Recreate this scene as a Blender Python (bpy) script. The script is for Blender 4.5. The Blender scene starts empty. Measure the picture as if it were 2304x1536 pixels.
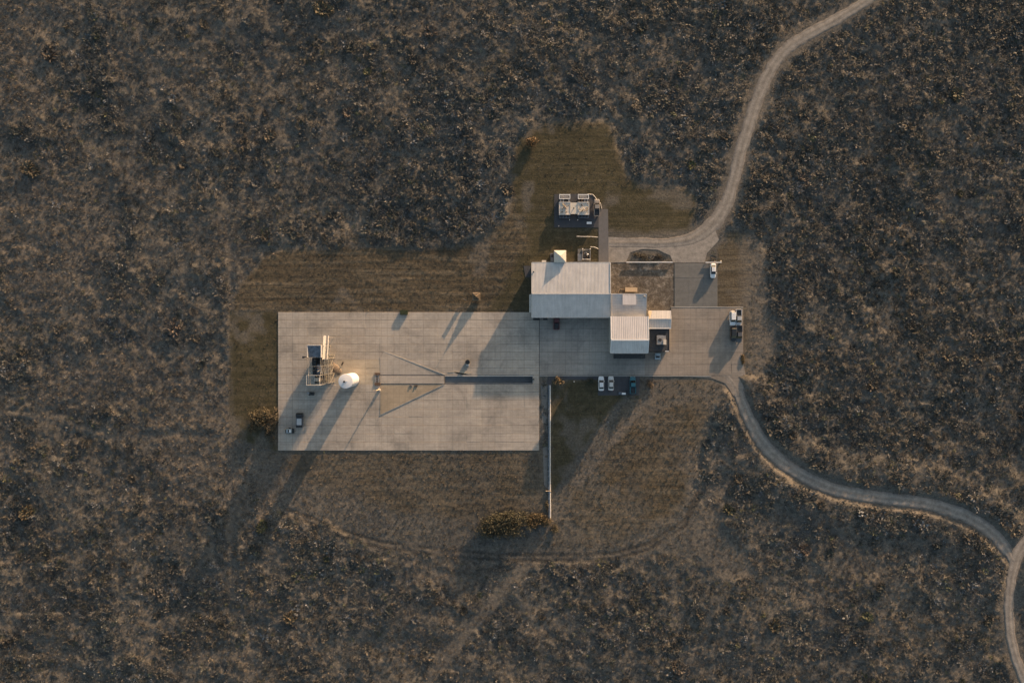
import bpy, bmesh, math, random
import numpy as np
from mathutils import Vector, Matrix

# ------------------------------------------------------------------ frame, camera, light
S = 0.14            # metres per photograph pixel on the ground
H = 215.0           # camera height
SUN_EL = 7.5
SUN_AZ = 29.7       # degrees east of image-up
scene = bpy.context.scene
COL = scene.collection

cam_d = bpy.data.cameras.new('camera')
cam = bpy.data.objects.new('camera', cam_d)
COL.objects.link(cam)
cam.location = (0, 0, H)
cam.rotation_euler = (0, 0, 0)
cam_d.sensor_width = 36.0
cam_d.lens = 36.0 * H / (2304 * S)
cam_d.clip_end = 9000
cam_d.clip_start = 1.0
scene.camera = cam

world = bpy.data.worlds.new('World')
scene.world = world
world.use_nodes = True
wn = world.node_tree
bg = wn.nodes['Background']
sky = wn.nodes.new('ShaderNodeTexSky')
sky.sky_type = 'NISHITA'
sky.sun_disc = False
sky.sun_elevation = math.radians(SUN_EL)
sky.sun_rotation = math.radians(SUN_AZ)
sky.air_density = 1.0
sky.dust_density = 2.2
sky.ozone_density = 0.85
wn.links.new(sky.outputs[0], bg.inputs[0])
bg.inputs[1].default_value = 0.104

sun_d = bpy.data.lights.new('sun', 'SUN')
sun_d.energy = 4.2
sun_d.angle = math.radians(0.6)
sun_d.color = (1.0, 0.655, 0.39)
sun = bpy.data.objects.new('sun', sun_d)
COL.objects.link(sun)
az, el = math.radians(SUN_AZ), math.radians(SUN_EL)
sdir = Vector((math.sin(az) * math.cos(el), math.cos(az) * math.cos(el), math.sin(el)))
sun.rotation_euler = sdir.to_track_quat('Z', 'Y').to_euler()
sun.location = sdir * 300

vs = scene.view_settings
vs.view_transform = 'Standard'
vs.look = 'None'
vs.gamma = 1.0
vs.use_curve_mapping = False
vs.exposure = 1.42
scene.cycles.max_bounces = 5
scene.cycles.diffuse_bounces = 2
scene.cycles.use_denoising = True

rng = np.random.default_rng(7)
random.seed(7)

# ------------------------------------------------------------------ helpers
def W(px, py, h=0.0):
    """world point of a thing that shows at photograph pixel (px, py) and stands h metres high"""
    k = S * (H - h) / H
    return ((px - 1152) * k, (768 - py) * k)

def tag(o, label=None, cat=None, group=None, kind=None):
    if label: o['label'] = label
    if cat: o['category'] = cat
    if group: o['group'] = group
    if kind: o['kind'] = kind
    return o

def thing(name, loc, label, cat, group=None, rz=0.0):
    o = bpy.data.objects.new(name, None)
    COL.objects.link(o)
    o.location = loc
    o.rotation_euler = (0, 0, rz)
    o.empty_display_size = 0.3
    return tag(o, label, cat, group)

class MB:
    def __init__(self):
        self.v, self.f = [], []
    def add(self, vs_, fs_):
        n = len(self.v)
        self.v += [tuple(p) for p in vs_]
        self.f += [tuple(i + n for i in f) for f in fs_]
        return self
    def box(self, x0, x1, y0, y1, z0, z1):
        if x0 > x1: x0, x1 = x1, x0
        if y0 > y1: y0, y1 = y1, y0
        return self.add([(x0,y0,z0),(x1,y0,z0),(x1,y1,z0),(x0,y1,z0),(x0,y0,z1),(x1,y0,z1),(x1,y1,z1),(x0,y1,z1)],
                        [(3,2,1,0),(4,5,6,7),(0,1,5,4),(1,2,6,5),(2,3,7,6),(3,0,4,7)])
    def pbox(self, px0, px1, py0, py1, z0, z1, h=None):
        h = z1 if h is None else h
        x0, y0 = W(px0, py0, h); x1, y1 = W(px1, py1, h)
        return self.box(x0, x1, y0, y1, z0, z1)
    def bar(self, a, b, r=0.06, n=4):
        a, b = Vector(a), Vector(b)
        d = (b - a)
        if d.length < 1e-6: return self
        q = d.to_track_quat('Z', 'Y')
        vs_ = []
        for p in (a, b):
            for i in range(n):
                t = 2 * math.pi * (i + .5) / n
                vs_.append(p + q @ Vector((r * math.cos(t), r * math.sin(t), 0)))
        fs_ = [(i, (i + 1) % n, n + (i + 1) % n, n + i) for i in range(n)]
        fs_ += [tuple(reversed(range(n))), tuple(range(n, 2 * n))]
        return self.add(vs_, fs_)
    def lathe(self, cx, cy, prof, n=24):
        vs_, fs_ = [], []
        for (r, z) in prof:
            for i in range(n):
                t = 2 * math.pi * i / n
                vs_.append((cx + r * math.cos(t), cy + r * math.sin(t), z))
        for k in range(len(prof) - 1):
            for i in range(n):
                j = (i + 1) % n
                fs_.append((k*n+i, k*n+j, (k+1)*n+j, (k+1)*n+i))
        fs_.append(tuple(reversed(range(n))))
        fs_.append(tuple(range((len(prof)-1)*n, len(prof)*n)))
        return self.add(vs_, fs_)
    def prism(self, poly, z0, z1):
        """poly: list of xy, z1 may be list for a sloping top"""
        n = len(poly)
        zt = z1 if isinstance(z1, (list, tuple)) else [z1] * n
        a = sum(poly[i][0]*poly[(i+1)%n][1]-poly[(i+1)%n][0]*poly[i][1] for i in range(n))
        if a < 0:
            poly = list(reversed(poly)); zt = list(reversed(zt))
        vs_ = [(x, y, z0) for x, y in poly] + [(p[0], p[1], z) for p, z in zip(poly, zt)]
        fs_ = [tuple(reversed(range(n))), tuple(range(n, 2*n))]
        fs_ += [(i, (i+1)%n, n+(i+1)%n, n+i) for i in range(n)]
        return self.add(vs_, fs_)
    def loft(self, rings, cap=True):
        n = len(rings[0])
        vs_ = [p for r in rings for p in r]
        fs_ = []
        for k in range(len(rings)-1):
            for i in range(n):
                j = (i+1) % n
                fs_.append((k*n+i, k*n+j, (k+1)*n+j, (k+1)*n+i))
        if cap:
            fs_.append(tuple(reversed(range(n))))
            fs_.append(tuple(range((len(rings)-1)*n, len(rings)*n)))
        return self.add(vs_, fs_)
    def mesh(self, name, off=(0,0,0), smooth=False):
        m = bpy.data.meshes.new(name)
        ox, oy, oz = off
        m.from_pydata([(x-ox, y-oy, z-oz) for x, y, z in self.v], [], self.f)
        if smooth:
            m.polygons.foreach_set('use_smooth', [True]*len(m.polygons))
        m.update()
        return m
    def build(self, name, material, parent=None, off=None, smooth=False, kind=None):
        if off is None:
            off = tuple(parent.location) if parent is not None and parent.parent is None and parent.type == 'EMPTY' else (0,0,0)
        m = self.mesh(name, off, smooth)
        m.materials.append(material)
        o = bpy.data.objects.new(name, m)
        COL.objects.link(o)
        if parent is not None: o.parent = parent
        if kind: o['kind'] = kind
        return o

def fix_normals(o):
    bm = bmesh.new(); bm.from_mesh(o.data)
    bmesh.ops.recalc_face_normals(bm, faces=bm.faces)
    bm.to_mesh(o.data); bm.free()
    return o

# ------------------------------------------------------------------ materials
def newmat(name):
    m = bpy.data.materials.new(name)
    m.use_nodes = True
    nt = m.node_tree
    return m, nt, nt.nodes['Principled BSDF']

def nd(nt, typ, **kw):
    n = nt.nodes.new(typ)
    for k, v in kw.items():
        setattr(n, k, v)
    return n

def noise(nt, scale, detail=4, rough=.6, vec=None, dist=0.0):
    n = nd(nt, 'ShaderNodeTexNoise')
    n.inputs['Scale'].default_value = scale
    n.inputs['Detail'].default_value = detail
    n.inputs['Roughness'].default_value = rough
    n.inputs['Distortion'].default_value = dist
    if vec is not None: nt.links.new(vec, n.inputs['Vector'])
    return n.outputs[0]

def ramp(nt, fac, stops):
    r = nd(nt, 'ShaderNodeValToRGB')
    e = r.color_ramp.elements
    while len(e) < len(stops): e.new(.5)
    for el_, (p, c) in zip(e, stops):
        el_.position = p
        el_.color = (*c, 1) if len(c) == 3 else c
    nt.links.new(fac, r.inputs[0])
    return r.outputs[0]

def mixc(nt, fac, a, b, mode='MIX'):
    m = nd(nt, 'ShaderNodeMix', data_type='RGBA', blend_type=mode)
    for sock, val in ((m.inputs[0], fac), (m.inputs[6], a), (m.inputs[7], b)):
        if hasattr(val, 'is_linked'): nt.links.new(val, sock)
        elif isinstance(val, (int, float)): sock.default_value = val
        else: sock.default_value = (*val, 1) if len(val) == 3 else val
    return m.outputs[2]

def mathn(nt, op, a, b=None, clamp=False):
    m = nd(nt, 'ShaderNodeMath', operation=op, use_clamp=clamp)
    for i, val in enumerate((a, b)):
        if val is None: continue
        if hasattr(val, 'is_linked'): nt.links.new(val, m.inputs[i])
        else: m.inputs[i].default_value = val
    return m.outputs[0]

def position(nt):
    return nd(nt, 'ShaderNodeNewGeometry').outputs['Position']

def mapped(nt, vec, scale):
    m = nd(nt, 'ShaderNodeMapping')
    m.inputs['Scale'].default_value = scale
    nt.links.new(vec, m.inputs[0])
    return m.outputs[0]

def bump(nt, bsdf, h, strength=.3, dist=.05):
    b = nd(nt, 'ShaderNodeBump')
    b.inputs['Strength'].default_value = strength
    b.inputs['Distance'].default_value = dist
    nt.links.new(h, b.inputs['Height'])
    nt.links.new(b.outputs[0], bsdf.inputs['Normal'])

def simple(name, col, rough=.6, metal=0.0, var=.12, scale=2.0, spec=.3, bumps=0.0):
    """paint / metal / plastic with mottled wear"""
    m, nt, b = newmat(name)
    p = position(nt)
    f = noise(nt, scale, 5, .65, p)
    lo = tuple(max(0, c*(1-var*2)) for c in col); hi = tuple(min(1, c*(1+var*1.4)) for c in col)
    nt.links.new(ramp(nt, f, [(.3, lo), (.7, hi)]), b.inputs['Base Color'])
    b.inputs['Roughness'].default_value = rough
    b.inputs['Metallic'].default_value = metal
    b.inputs['Specular IOR Level'].default_value = spec
    if bumps: bump(nt, b, noise(nt, scale*6, 4, .6, p), bumps)
    return m

def concrete(name, col, stain=(.6, .62, .6), tint=.07, streak=True, per_object=True, grid=False):
    m, nt, b = newmat(name)
    p = position(nt)
    big = noise(nt, .06, 5, .6, p)
    mid = noise(nt, .9, 5, .7, p)
    fine = noise(nt, 9, 3, .6, p)
    c = mixc(nt, 1.0, ramp(nt, big, [(.3, tuple(x*.86 for x in col)), (.7, tuple(min(1, x*1.1) for x in col))]),
             ramp(nt, mid, [(.25, (.84, .84, .84)), (.75, (1.1, 1.1, 1.1))]), 'MULTIPLY')
    c = mixc(nt, 1.0, c, ramp(nt, fine, [(.3, (.9, .9, .9)), (.7, (1.08, 1.08, 1.08))]), 'MULTIPLY')
    if streak:
        st = noise(nt, 1.0, 4, .7, mapped(nt, p, (.12, 1.3, 1)))
        c = mixc(nt, 1.0, c, ramp(nt, st, [(.35, (.9, .9, .9)), (.65, (1.05, 1.05, 1.05))]), 'MULTIPLY')
    spots = noise(nt, .35, 6, .75, p, .4)
    c = mixc(nt, ramp(nt, spots, [(.60, (0,0,0)), (.76, (.55,.55,.55))]), c, tuple(x*y for x, y in zip(col, stain)))
    if grid:   # shallow saw cuts, too fine to model
        sep = nd(nt, 'ShaderNodeSeparateXYZ'); nt.links.new(p, sep.inputs[0])
        for ax, per, wd in ((0, 1.87, .07), (1, .83, .09)):
            fr = mathn(nt, 'FRACT', mathn(nt, 'DIVIDE', sep.outputs[ax], per))
            cut = mathn(nt, 'LESS_THAN', fr, wd)
            cut = mathn(nt, 'MULTIPLY', cut, mathn(nt, 'MULTIPLY', mid, .62))
            c = mixc(nt, cut, c, tuple(x*.45 for x in col))
        dark = noise(nt, .11, 6, .7, p, .6)
        c = mixc(nt, 1.0, c, ramp(nt, dark, [(.34, (.72,.73,.74)), (.5, (.98,.98,.98)), (.7, (1.08,1.06,1.03))]), 'MULTIPLY')
        tyre = noise(nt, 1.0, 3, .6, mapped(nt, p, (.03, 1.1, 1)), .3)
        c = mixc(nt, ramp(nt, tyre, [(.64, (0,0,0)), (.72, (.22,.22,.22))]), c, tuple(x*.5 for x in col))
    if per_object:
        oi = nd(nt, 'ShaderNodeObjectInfo').outputs['Random']
        c = mixc(nt, 1.0, c, ramp(nt, oi, [(0, (1-tint,)*3), (1, (1+tint*.6,)*3)]), 'MULTIPLY')
    nt.links.new(c, b.inputs['Base Color'])
    b.inputs['Roughness'].default_value = .85
    b.inputs['Specular IOR Level'].default_value = .2
    bump(nt, b, mid, .12, .03)
    return m

def corr_metal(name, col, rough=.45, metal=.25, dirt=.2):
    m, nt, b = newmat(name)
    p = position(nt)
    f = noise(nt, .35, 5, .7, p)
    st = noise(nt, 1.0, 4, .7, mapped(nt, p, (2.2, .15, 1)))
    c = mixc(nt, 1.0, ramp(nt, f, [(.3, tuple(x*(1-dirt) for x in col)), (.7, col)]),
             ramp(nt, st, [(.3, (.86, .86, .86)), (.7, (1.06, 1.06, 1.06))]), 'MULTIPLY')
    nt.links.new(c, b.inputs['Base Color'])
    b.inputs['Roughness'].default_value = rough
    b.inputs['Metallic'].default_value = metal
    b.inputs['Specular IOR Level'].default_value = .35
    return m

M = {}
M['pad'] = concrete('pad concrete', (.425, .378, .326), grid=True)
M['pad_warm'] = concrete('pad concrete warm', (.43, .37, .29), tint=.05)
M['pad_ochre'] = concrete('ochre concrete', (.37, .305, .225), tint=.03, grid=True)
M['apron'] = concrete('apron concrete', (.285, .25, .215), stain=(.7,.66,.6), grid=True)
M['court'] = concrete('courtyard concrete', (.32, .295, .265), grid=True)
M['yard'] = concrete('yard concrete', (.17, .168, .16), stain=(1.6, 1.5, 1.4))
M['kerb'] = concrete('kerb concrete', (.42, .40, .37))
M['trench'] = concrete('trench concrete', (.17, .175, .18), stain=(.5,.5,.5))
M['asphalt'] = concrete('asphalt', (.075, .077, .085), stain=(.7,.7,.7), streak=False)
M['asphalt_path'] = concrete('worn asphalt', (.15, .145, .145), stain=(.8,.8,.8), streak=False)
M['roof_light'] = corr_metal('galvanised roof', (.66, .63, .60), dirt=.2)
M['roof_grid'] = corr_metal('pale roof sheeting', (.66, .625, .61), dirt=.1)
M['roof_dark'] = simple('bitumen roof', (.05, .053, .058), .8, var=.2, scale=1.2)
M['roof_annex'] = corr_metal('annex roof sheeting', (.62, .58, .54), dirt=.12)
M['wall'] = simple('wall cladding', (.36, .35, .33), .6)
M['trim'] = simple('trim white', (.62, .59, .55), .5)
M['white'] = simple('white paint', (.78, .77, .75), .45, var=.05)
M['offwhite'] = simple('cream steel', (.31, .285, .245), .55, var=.15, scale=3)
M['tank'] = simple('tank enamel', (.66, .665, .68), .45, var=.04, scale=.8)
M['steel_dark'] = simple('dark steel', (.05, .052, .055), .55, .3, var=.25)
M['steel_blue'] = simple('blue grey sheet', (.13, .155, .19), .5, .2, var=.25, scale=1.2)
M['steel'] = simple('galvanised steel', (.34, .33, .32), .45, .5, var=.15)
M['rust'] = simple('rusty steel', (.11, .075, .055), .8, var=.35, scale=3)
M['tarp'] = simple('brown tarpaulin', (.21, .165, .125), .8, var=.2, scale=2, bumps=.3)
M['glass'] = simple('dark glass', (.012, .014, .017), .15, var=.1, spec=.5)
M['tyre'] = simple('tyre rubber', (.02, .02, .02), .85)
M['rim'] = simple('wheel rim', (.3, .3, .31), .4, .6)
M['lamp_w'] = simple('headlamp lens', (.55, .55, .55), .2)
M['lamp_r'] = simple('tail lamp lens', (.25, .02, .015), .3)
M['dumpster'] = simple('green paint', (.035, .045, .02), .6, var=.3)
M['wood'] = simple('weathered timber', (.25, .19, .125), .8, var=.3, scale=5)
M['crate'] = simple('tan painted wood', (.46, .36, .25), .7, var=.1)
M['canvas'] = simple('pale canvas', (.60, .54, .46), .7, var=.06)
M['soot'] = simple('soot', (.03, .028, .025), .95, var=.4)
M['bark'] = simple('bark', (.07, .055, .042), .9, var=.3, scale=6)
M['bin'] = simple('dark drum', (.045, .047, .05), .6, var=.3)

def paint(name, col, rough=.3):
    m = simple(name, col, rough, var=.05, scale=1.5, spec=.5)
    m.node_tree.nodes['Principled BSDF'].inputs['Coat Weight'].default_value = .4
    return m
P_WHITE = paint('white car paint', (.74, .74, .74))
P_SILVER = paint('silver car paint', (.42, .43, .44))
P_BLACK = paint('charcoal car paint', (.022, .025, .028))
P_RED = paint('maroon car paint', (.10, .022, .022))
P_TEAL = paint('teal car paint', (.03, .13, .17))
P_GREY = paint('grey car paint', (.085, .085, .09))
P_BEIGE = paint('beige car paint', (.25, .225, .20))
P_BLUE = paint('pale blue car paint', (.30, .36, .40))

# ------------------------------------------------------------------ region maths (numpy)
class VNoise:
    def __init__(self, seed):
        self.t = np.random.default_rng(seed).random((256, 256))  # dark hollows and sunlit patches worked into the leaf colour as broad noise
    def __call__(self, x, y, scale, octaves=3, gain=.5):
        out = np.zeros_like(x, dtype=float); amp, tot = 1.0, 0.0
        for o in range(octaves):
            u, v = x/scale + 17.3*o + 500, y/scale + 9.1*o + 500
            i, j = np.floor(u).astype(int), np.floor(v).astype(int)
            fu, fv = u-i, v-j
            fu, fv = fu*fu*(3-2*fu), fv*fv*(3-2*fv)
            t = self.t
            a = t[i & 255, j & 255]; b = t[(i+1) & 255, j & 255]; c = t[i & 255, (j+1) & 255]; d = t[(i+1) & 255, (j+1) & 255]
            out += amp*((a*(1-fu)+b*fu)*(1-fv)+(c*(1-fu)+d*fu)*fv)
            tot += amp; amp *= gain; scale *= .5
        return out/tot
vn1, vn2, vn3 = VNoise(1), VNoise(2), VNoise(3)

def sdf(px, py, poly):
    """signed distance in photograph pixels, negative inside"""
    d = np.full(px.shape, 1e9); inside = np.zeros(px.shape, bool)
    n = len(poly)
    for k in range(n):
        x0, y0 = poly[k]; x1, y1 = poly[(k+1) % n]
        ex, ey = x1-x0, y1-y0
        t = np.clip(((px-x0)*ex+(py-y0)*ey)/(ex*ex+ey*ey+1e-9), 0, 1)
        d = np.minimum(d, np.hypot(px-x0-t*ex, py-y0-t*ey))
        c = ((y0 > py) != (y1 > py)) & (px < ex*(py-y0)/(y1-y0+1e-12)+x0)
        inside ^= c
    return np.where(inside, -d, d)

def dline(px, py, pts):
    """distance minus half-width to a polyline of (x, y, w)"""
    d = np.full(px.shape, 1e9)
    for (x0, y0, w0), (x1, y1, w1) in zip(pts[:-1], pts[1:]):
        ex, ey = x1-x0, y1-y0
        t = np.clip(((px-x0)*ex+(py-y0)*ey)/(ex*ex+ey*ey), 0, 1)
        d = np.minimum(d, np.hypot(px-x0-t*ex, py-y0-t*ey) - (w0+t*(w1-w0)))
    return d

def sstep(a, lo, hi):
    t = np.clip((a-lo)/(hi-lo), 0, 1); return t*t*(3-2*t)

def smooth_in(d, soft):
    t = np.clip(.5 - d/(2*soft), 0, 1)
    return t*t*(3-2*t)

ROAD_N = [(2060,-80,15),(1990,-28,15),(1955,-2,15),(1880,45,16),(1815,80,17),(1770,110,17),(1735,155,17),(1708,212,18),(1686,280,18),(1666,345,18),
          (1650,410,18),(1632,462,19),(1602,506,22),(1560,536,19),(1500,547,15),(1440,547,14),(1371,547,14)]
ROAD_N = [(a, b, c*.88) for a, b, c in ROAD_N]
ROAD_S = [(1628,838,24),(1655,872,18),(1680,930,17),(1712,990,18),(1755,1035,18),(1810,1072,18),(1870,1098,18),(1940,1114,18),(2020,1124,18),(2090,1134,18),
          (2160,1155,18),(2220,1188,18),(2258,1228,17),(2280,1262,10)]
ROAD_S = [(a, b, c*.88) for a, b, c in ROAD_S]
ROAD_E = [(2400,1130,18),(2330,1195,18),(2293,1240,18),(2276,1300,15),(2270,1370,14),(2276,1440,14),(2298,1510,15),(2340,1600,15)]
ROAD_E = [(a, b, c*.88) for a, b, c in ROAD_E]
TURN = [(1369,533),(1480,540),(1560,535),(1610,520),(1618,540),(1590,570),(1586,591),(1515,591),(1508,575),(1480,562),(1445,560),(1418,568),(1408,590),(1369,591)]
PAD = [(626,702),(1213,702),(1213,1013),(626,1013)]
L_LEFT = [(516,700),(626,700),(626,1015),(575,1002),(528,985),(516,960)]
L_TOP = [(524,702),(530,665),(565,615),(600,578),(640,562),(860,558),(960,562),(1060,547),(1100,525),(1140,492),(1150,470),(1152,400),(1158,340),(1182,300),(1215,280),
         (1260,272),(1370,280),(1380,312),(1400,370),(1410,405),(1480,412),(1545,428),(1562,455),(1558,522),(1535,532),(1369,533),(1369,600),(1197,600),(1197,702)]
L_GREEN_N = [(1165,300),(1215,282),(1370,282),(1395,370),(1408,408),(1480,414),(1556,440),(1556,528),(1369,531),(1369,592),(1197,592),(1200,702),(1100,702),(1160,600),(1190,540),(1165,470),(1150,420)]
L_SE = [(1240,853),(1440,853),(1405,890),(1360,940),(1310,1010),(1275,1065),(1240,1110)]
F_BOT = [(626,1013),(1232,1013),(1234,1160),(1180,1150),(1090,1150),(1040,1180),(900,1150),(800,1120),(700,1090),(640,1060),(560,1020)]
F_SE = [(1440,850),(1600,862),(1600,900),(1578,960),(1562,1030),(1552,1090),(1530,1150),(1470,1185),(1380,1225),(1250,1245),(1240,1170),(1290,1085),(1390,960),(1425,900)]
CLEAR_S = [(560,1010),(1240,1010),(1240,850),(1640,850),(1612,905),(1580,960),(1565,1030),(1558,1100),(1600,1160),(1660,1230),(1690,1290),(1640,1295),(1570,1250),(1500,1235),(1400,1255),(1240,1262),
           (1100,1255),(960,1240),(860,1225),(780,1195),(720,1165),(640,1140),(585,1090),(535,1020)]
E_STRIP = [(1614,560),(1640,520),(1690,525),(1718,560),(1722,690),(1745,720),(1740,790),(1705,850),(1672,845),(1672,690),(1614,690)]
YARD_DIRT = [(1372,590),(1517,590),(1517,700),(1372,700)]
TRACK1 = [(640,1145,3),(700,1163,3),(760,1190,4),(860,1219,4),(1000,1236,4),(1120,1246,4),(1260,1248,4),(1380,1244,4),(1460,1222,4),(1540,1170,4),(1570,1110,5)]
TRACK2 = [(x, y+13, w) for x, y, w in TRACK1]
TRAIL = [(520,560,5),(521,700,4),(519,850,5),(522,1000,6),(520,1150,5),(524,1330,5)]
TRAIL2 = [(524,985,8),(400,975,6),(250,985,6),(110,940,6),(-30,930,6)]
PATH3 = [(1215,1215,12),(1175,1270,11),(1120,1340,9),(1050,1420,8),(980,1510,8),(940,1580,8)]
BARE4 = [(1565,1090),(1600,1150),(1660,1230),(1700,1290),(1640,1300),(1560,1240),(1530,1170)]
BARE5 = [(1228,1185,7),(1290,1100,11),(1360,1010,9),(1430,930,12),(1475,880,14)]
SPARSE = [(430,960,100,210,.85),(110,560,170,190,.95),(40,120,80,170,.9),(330,420,60,60,.7),(250,860,230,70,.8),(420,900,140,60,.6),(560,700,50,110,.6),(500,560,90,70,.5),
          (450,1010,120,130,.65),(560,1120,70,110,.8),(700,1100,140,70,.95),(330,690,70,80,.5),(900,230,70,40,.5),(590,200,60,60,.4),(780,330,80,40,.4),
          (1020,1290,120,40,.6),(1700,1250,90,60,.6),(1780,1010,60,30,.3),(2290,640,30,120,.4),(2140,1080,90,30,.5),(1840,1330,60,50,.6),(2000,1380,90,40,.4),
          (1000,1480,110,60,.5),(540,1500,80,60,.5),(700,1440,70,60,.4),(2240,940,70,50,.6),(160,300,60,60,.4)]

def masks(px, py):
    """all masks at photograph pixel positions"""
    wob = (vn1(px, py, 26, 3)-.5)*22
    wobs = (vn2(px, py, 12, 3)-.5)*9
    r = {}
    road = np.minimum(np.minimum(dline(px, py, ROAD_N), dline(px, py, ROAD_S)), dline(px, py, ROAD_E))
    turn = sdf(px, py, TURN)
    r['road_d'] = np.minimum(road, turn)
    ltop = sdf(px, py, L_TOP); lleft = sdf(px, py, L_LEFT); cs = sdf(px, py, CLEAR_S); es = sdf(px, py, E_STRIP)
    yard = sdf(px, py, [(1190,592),(1675,592),(1675,850),(1190,850)])
    pad = sdf(px, py, PAD)
    r['pad'] = pad
    path = np.minimum(dline(px, py, PATH3), np.minimum(dline(px, py, TRAIL), dline(px, py, TRAIL2))+3)
    clear = np.minimum.reduce([ltop+wobs*1.1+wob*.4, lleft, cs+wob*.7, es+wob*.5, yard, pad-4, r['road_d']-5+wobs*.8, path+wob*.4])
    r['clear'] = clear
    ln = sdf(px, py, L_GREEN_N)+wob; lse = sdf(px, py, L_SE)+wobs
    r['lawn'] = np.maximum.reduce([smooth_in(ln, 14), smooth_in(lse, 8), smooth_in(lleft+wobs*.4, 3)])
    r['dry'] = np.maximum.reduce([smooth_in(ltop+wobs*1.2+wob*.5, 8), smooth_in(sdf(px, py, F_BOT)+wob*1.6, 18)*(.35+.65*vn3(px, py, 60, 3)), smooth_in(sdf(px, py, F_SE)+wob*1.8, 22)*np.clip(1.5*vn2(px+70, py, 50, 3)-.05, .15, 1), smooth_in(es+wobs, 6)*np.clip((1705-px)/25, 0, 1)])
    tr = np.minimum(dline(px, py, TRACK1), dline(px, py, TRACK2))
    r['rut'] = smooth_in(tr+wobs*.5, 3)*np.clip(1.9*vn2(px+11, py, 42, 3)-.1, .35, 1)
    verge = smooth_in(r['road_d']-9+wob*1.3, 12)*.95
    r['bare'] = np.maximum.reduce([verge, np.clip(smooth_in(es+wob, 10)*np.clip((px-1655)/25, 0, 1)*(.45+.9*vn3(px, py, 40, 3)), 0, 1), smooth_in(path+wob*.5, 9)*.95*vn3(px, py, 20, 2), smooth_in(sdf(px, py, BARE4)+wob, 16)*1.1*vn3(px, py, 20, 2), np.clip(smooth_in(dline(px, py, BARE5)+wob*.8, 12)*2.0*vn3(px, py, 22, 3), 0, 1), smooth_in(np.abs(tr-2)-3+wobs*.3, 4)*.7,
                                   smooth_in(cs+10+wob, 18)*.30*vn3(px, py, 25, 3)*(1-r['dry'])*(1-r['lawn'])])
    r['bare'] = np.maximum(r['bare'], .7*sstep(vn2(px+40, py+90, 75, 4, .6), .56, .70))
    r['yard'] = smooth_in(sdf(px, py, YARD_DIRT), 2)
    sp = np.zeros_like(px)
    for cx, cy, rx, ry, a in SPARSE:
        q = np.sqrt(((px-cx)/rx)**2+((py-cy)/ry)**2) + (vn2(px, py, 55, 3)-.5)*.9
        sp = np.maximum(sp, a*np.clip((1.15-q)/.5, 0, 1))
    r['low'] = np.maximum.reduce([smooth_in(cs+wob, 8)*(1-r['dry'])*(1-r['lawn'])*(.25+.75*vn3(px, py, 30, 2)), smooth_in(es+wob, 6)*(px > 1690)*.35, smooth_in(path+wob*.4, 6)*.3])*(r['road_d'] > 6)*(pad > 4)*(yard > 3)*(1-.7*r['rut'])*((px < 1212) | (px > 1244) | (py > 1175))
    r['sparse'] = np.maximum(sp, np.clip((vn3(px+900, py, 150, 3)-.60)*3.2, 0, .6))
    return r

# ------------------------------------------------------------------ terrain
def axis(lo, hi, step, far):
    a = np.arange(lo, hi+step*.5, step)
    out = np.array([12, 30, 80, 250, 700, 2200, far])
    return np.concatenate([(lo-out)[::-1], a, hi+out])
gx = axis(-172, 172, .45, 5000)
gy = axis(-116.1, 116.1, .45, 5000)
GX, GY = np.meshgrid(gx, gy)
PX, PY = GX/S+1152, 768-GY/S

def tall_field(px, py, m):
    zone = .13*((px > 1690) & (py < 1000)) + .10*((px > 800) & (px < 1690) & (py < 560)) + .05*((px < 560) & (py > 1120))
    return np.clip(sstep(vn1(px+300, py, 58, 4, .65)+zone, .30, .75), 0, 1)*(1-.75*m['sparse'])

def height_field(px, py, m):
    wild = np.clip((m['clear']+2)/14, 0, 1)
    z = ((vn1(px, py, 120, 2)-.5)*.9 + (vn2(px, py, 44, 3)-.5)*.85*(1-.6*m['sparse']))*wild
    canopy = (vn2(px+50, py, 14, 2, .6)-.42)*.85 + (vn3(px, py+80, 6.3, 2, .6)-.5)*.55
    z = z + canopy*wild*(.30+.75*tall_field(px, py, m))
    near = np.clip((m['road_d']-2)/10, 0, 1)
    z = z*near
    shade_bank = dline(px, py, [q for q in ROAD_S if q[1] > 920])   # added low banks, raised so their shadow covers the lower road
    z = z + .62*sstep(shade_bank, 2, 11)*(1-sstep(shade_bank, 45, 95))*np.clip((m['clear']+6)/8, 0, 1)
    z += -.02 - .08*m['rut']*(1-np.clip(-m['pad'], 0, 1))
    rough = np.clip((m['road_d']-1)/4, 0, 1)*np.clip((m['pad']-1)/4, 0, 1)*np.where((px > 1186) & (px < 1680) & (py > 428) & (py < 895), .25, 1)*(1-.6*m['lawn'])
    z = z + ((vn3(px, py, 5.5, 2)-.55)*.16+(vn1(px, py*3.2, 17, 2)-.55)*.10)*rough
    sunk = np.clip((-m['pad']-5)/4, 0, 1)
    return z - 2.6*sunk
mk = masks(PX, PY)
GZ = height_field(PX, PY, mk)
ny_, nx_ = GX.shape
verts = np.stack([GX.ravel(), GY.ravel(), GZ.ravel()], 1)
ii = np.arange(ny_*nx_).reshape(ny_, nx_)
faces = np.stack([ii[:-1,:-1].ravel(), ii[:-1,1:].ravel(), ii[1:,1:].ravel(), ii[1:,:-1].ravel()], 1)
tm = bpy.data.meshes.new('terrain')
tm.vertices.add(len(verts)); tm.vertices.foreach_set('co', verts.ravel())
tm.loops.add(faces.size); tm.loops.foreach_set('vertex_index', faces.ravel())
tm.polygons.add(len(faces)); tm.polygons.foreach_set('loop_start', np.arange(0, faces.size, 4)); tm.polygons.foreach_set('loop_total', np.full(len(faces), 4))
tm.update(); tm.validate()
tm.polygons.foreach_set('use_smooth', np.ones(len(faces), bool))
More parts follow.
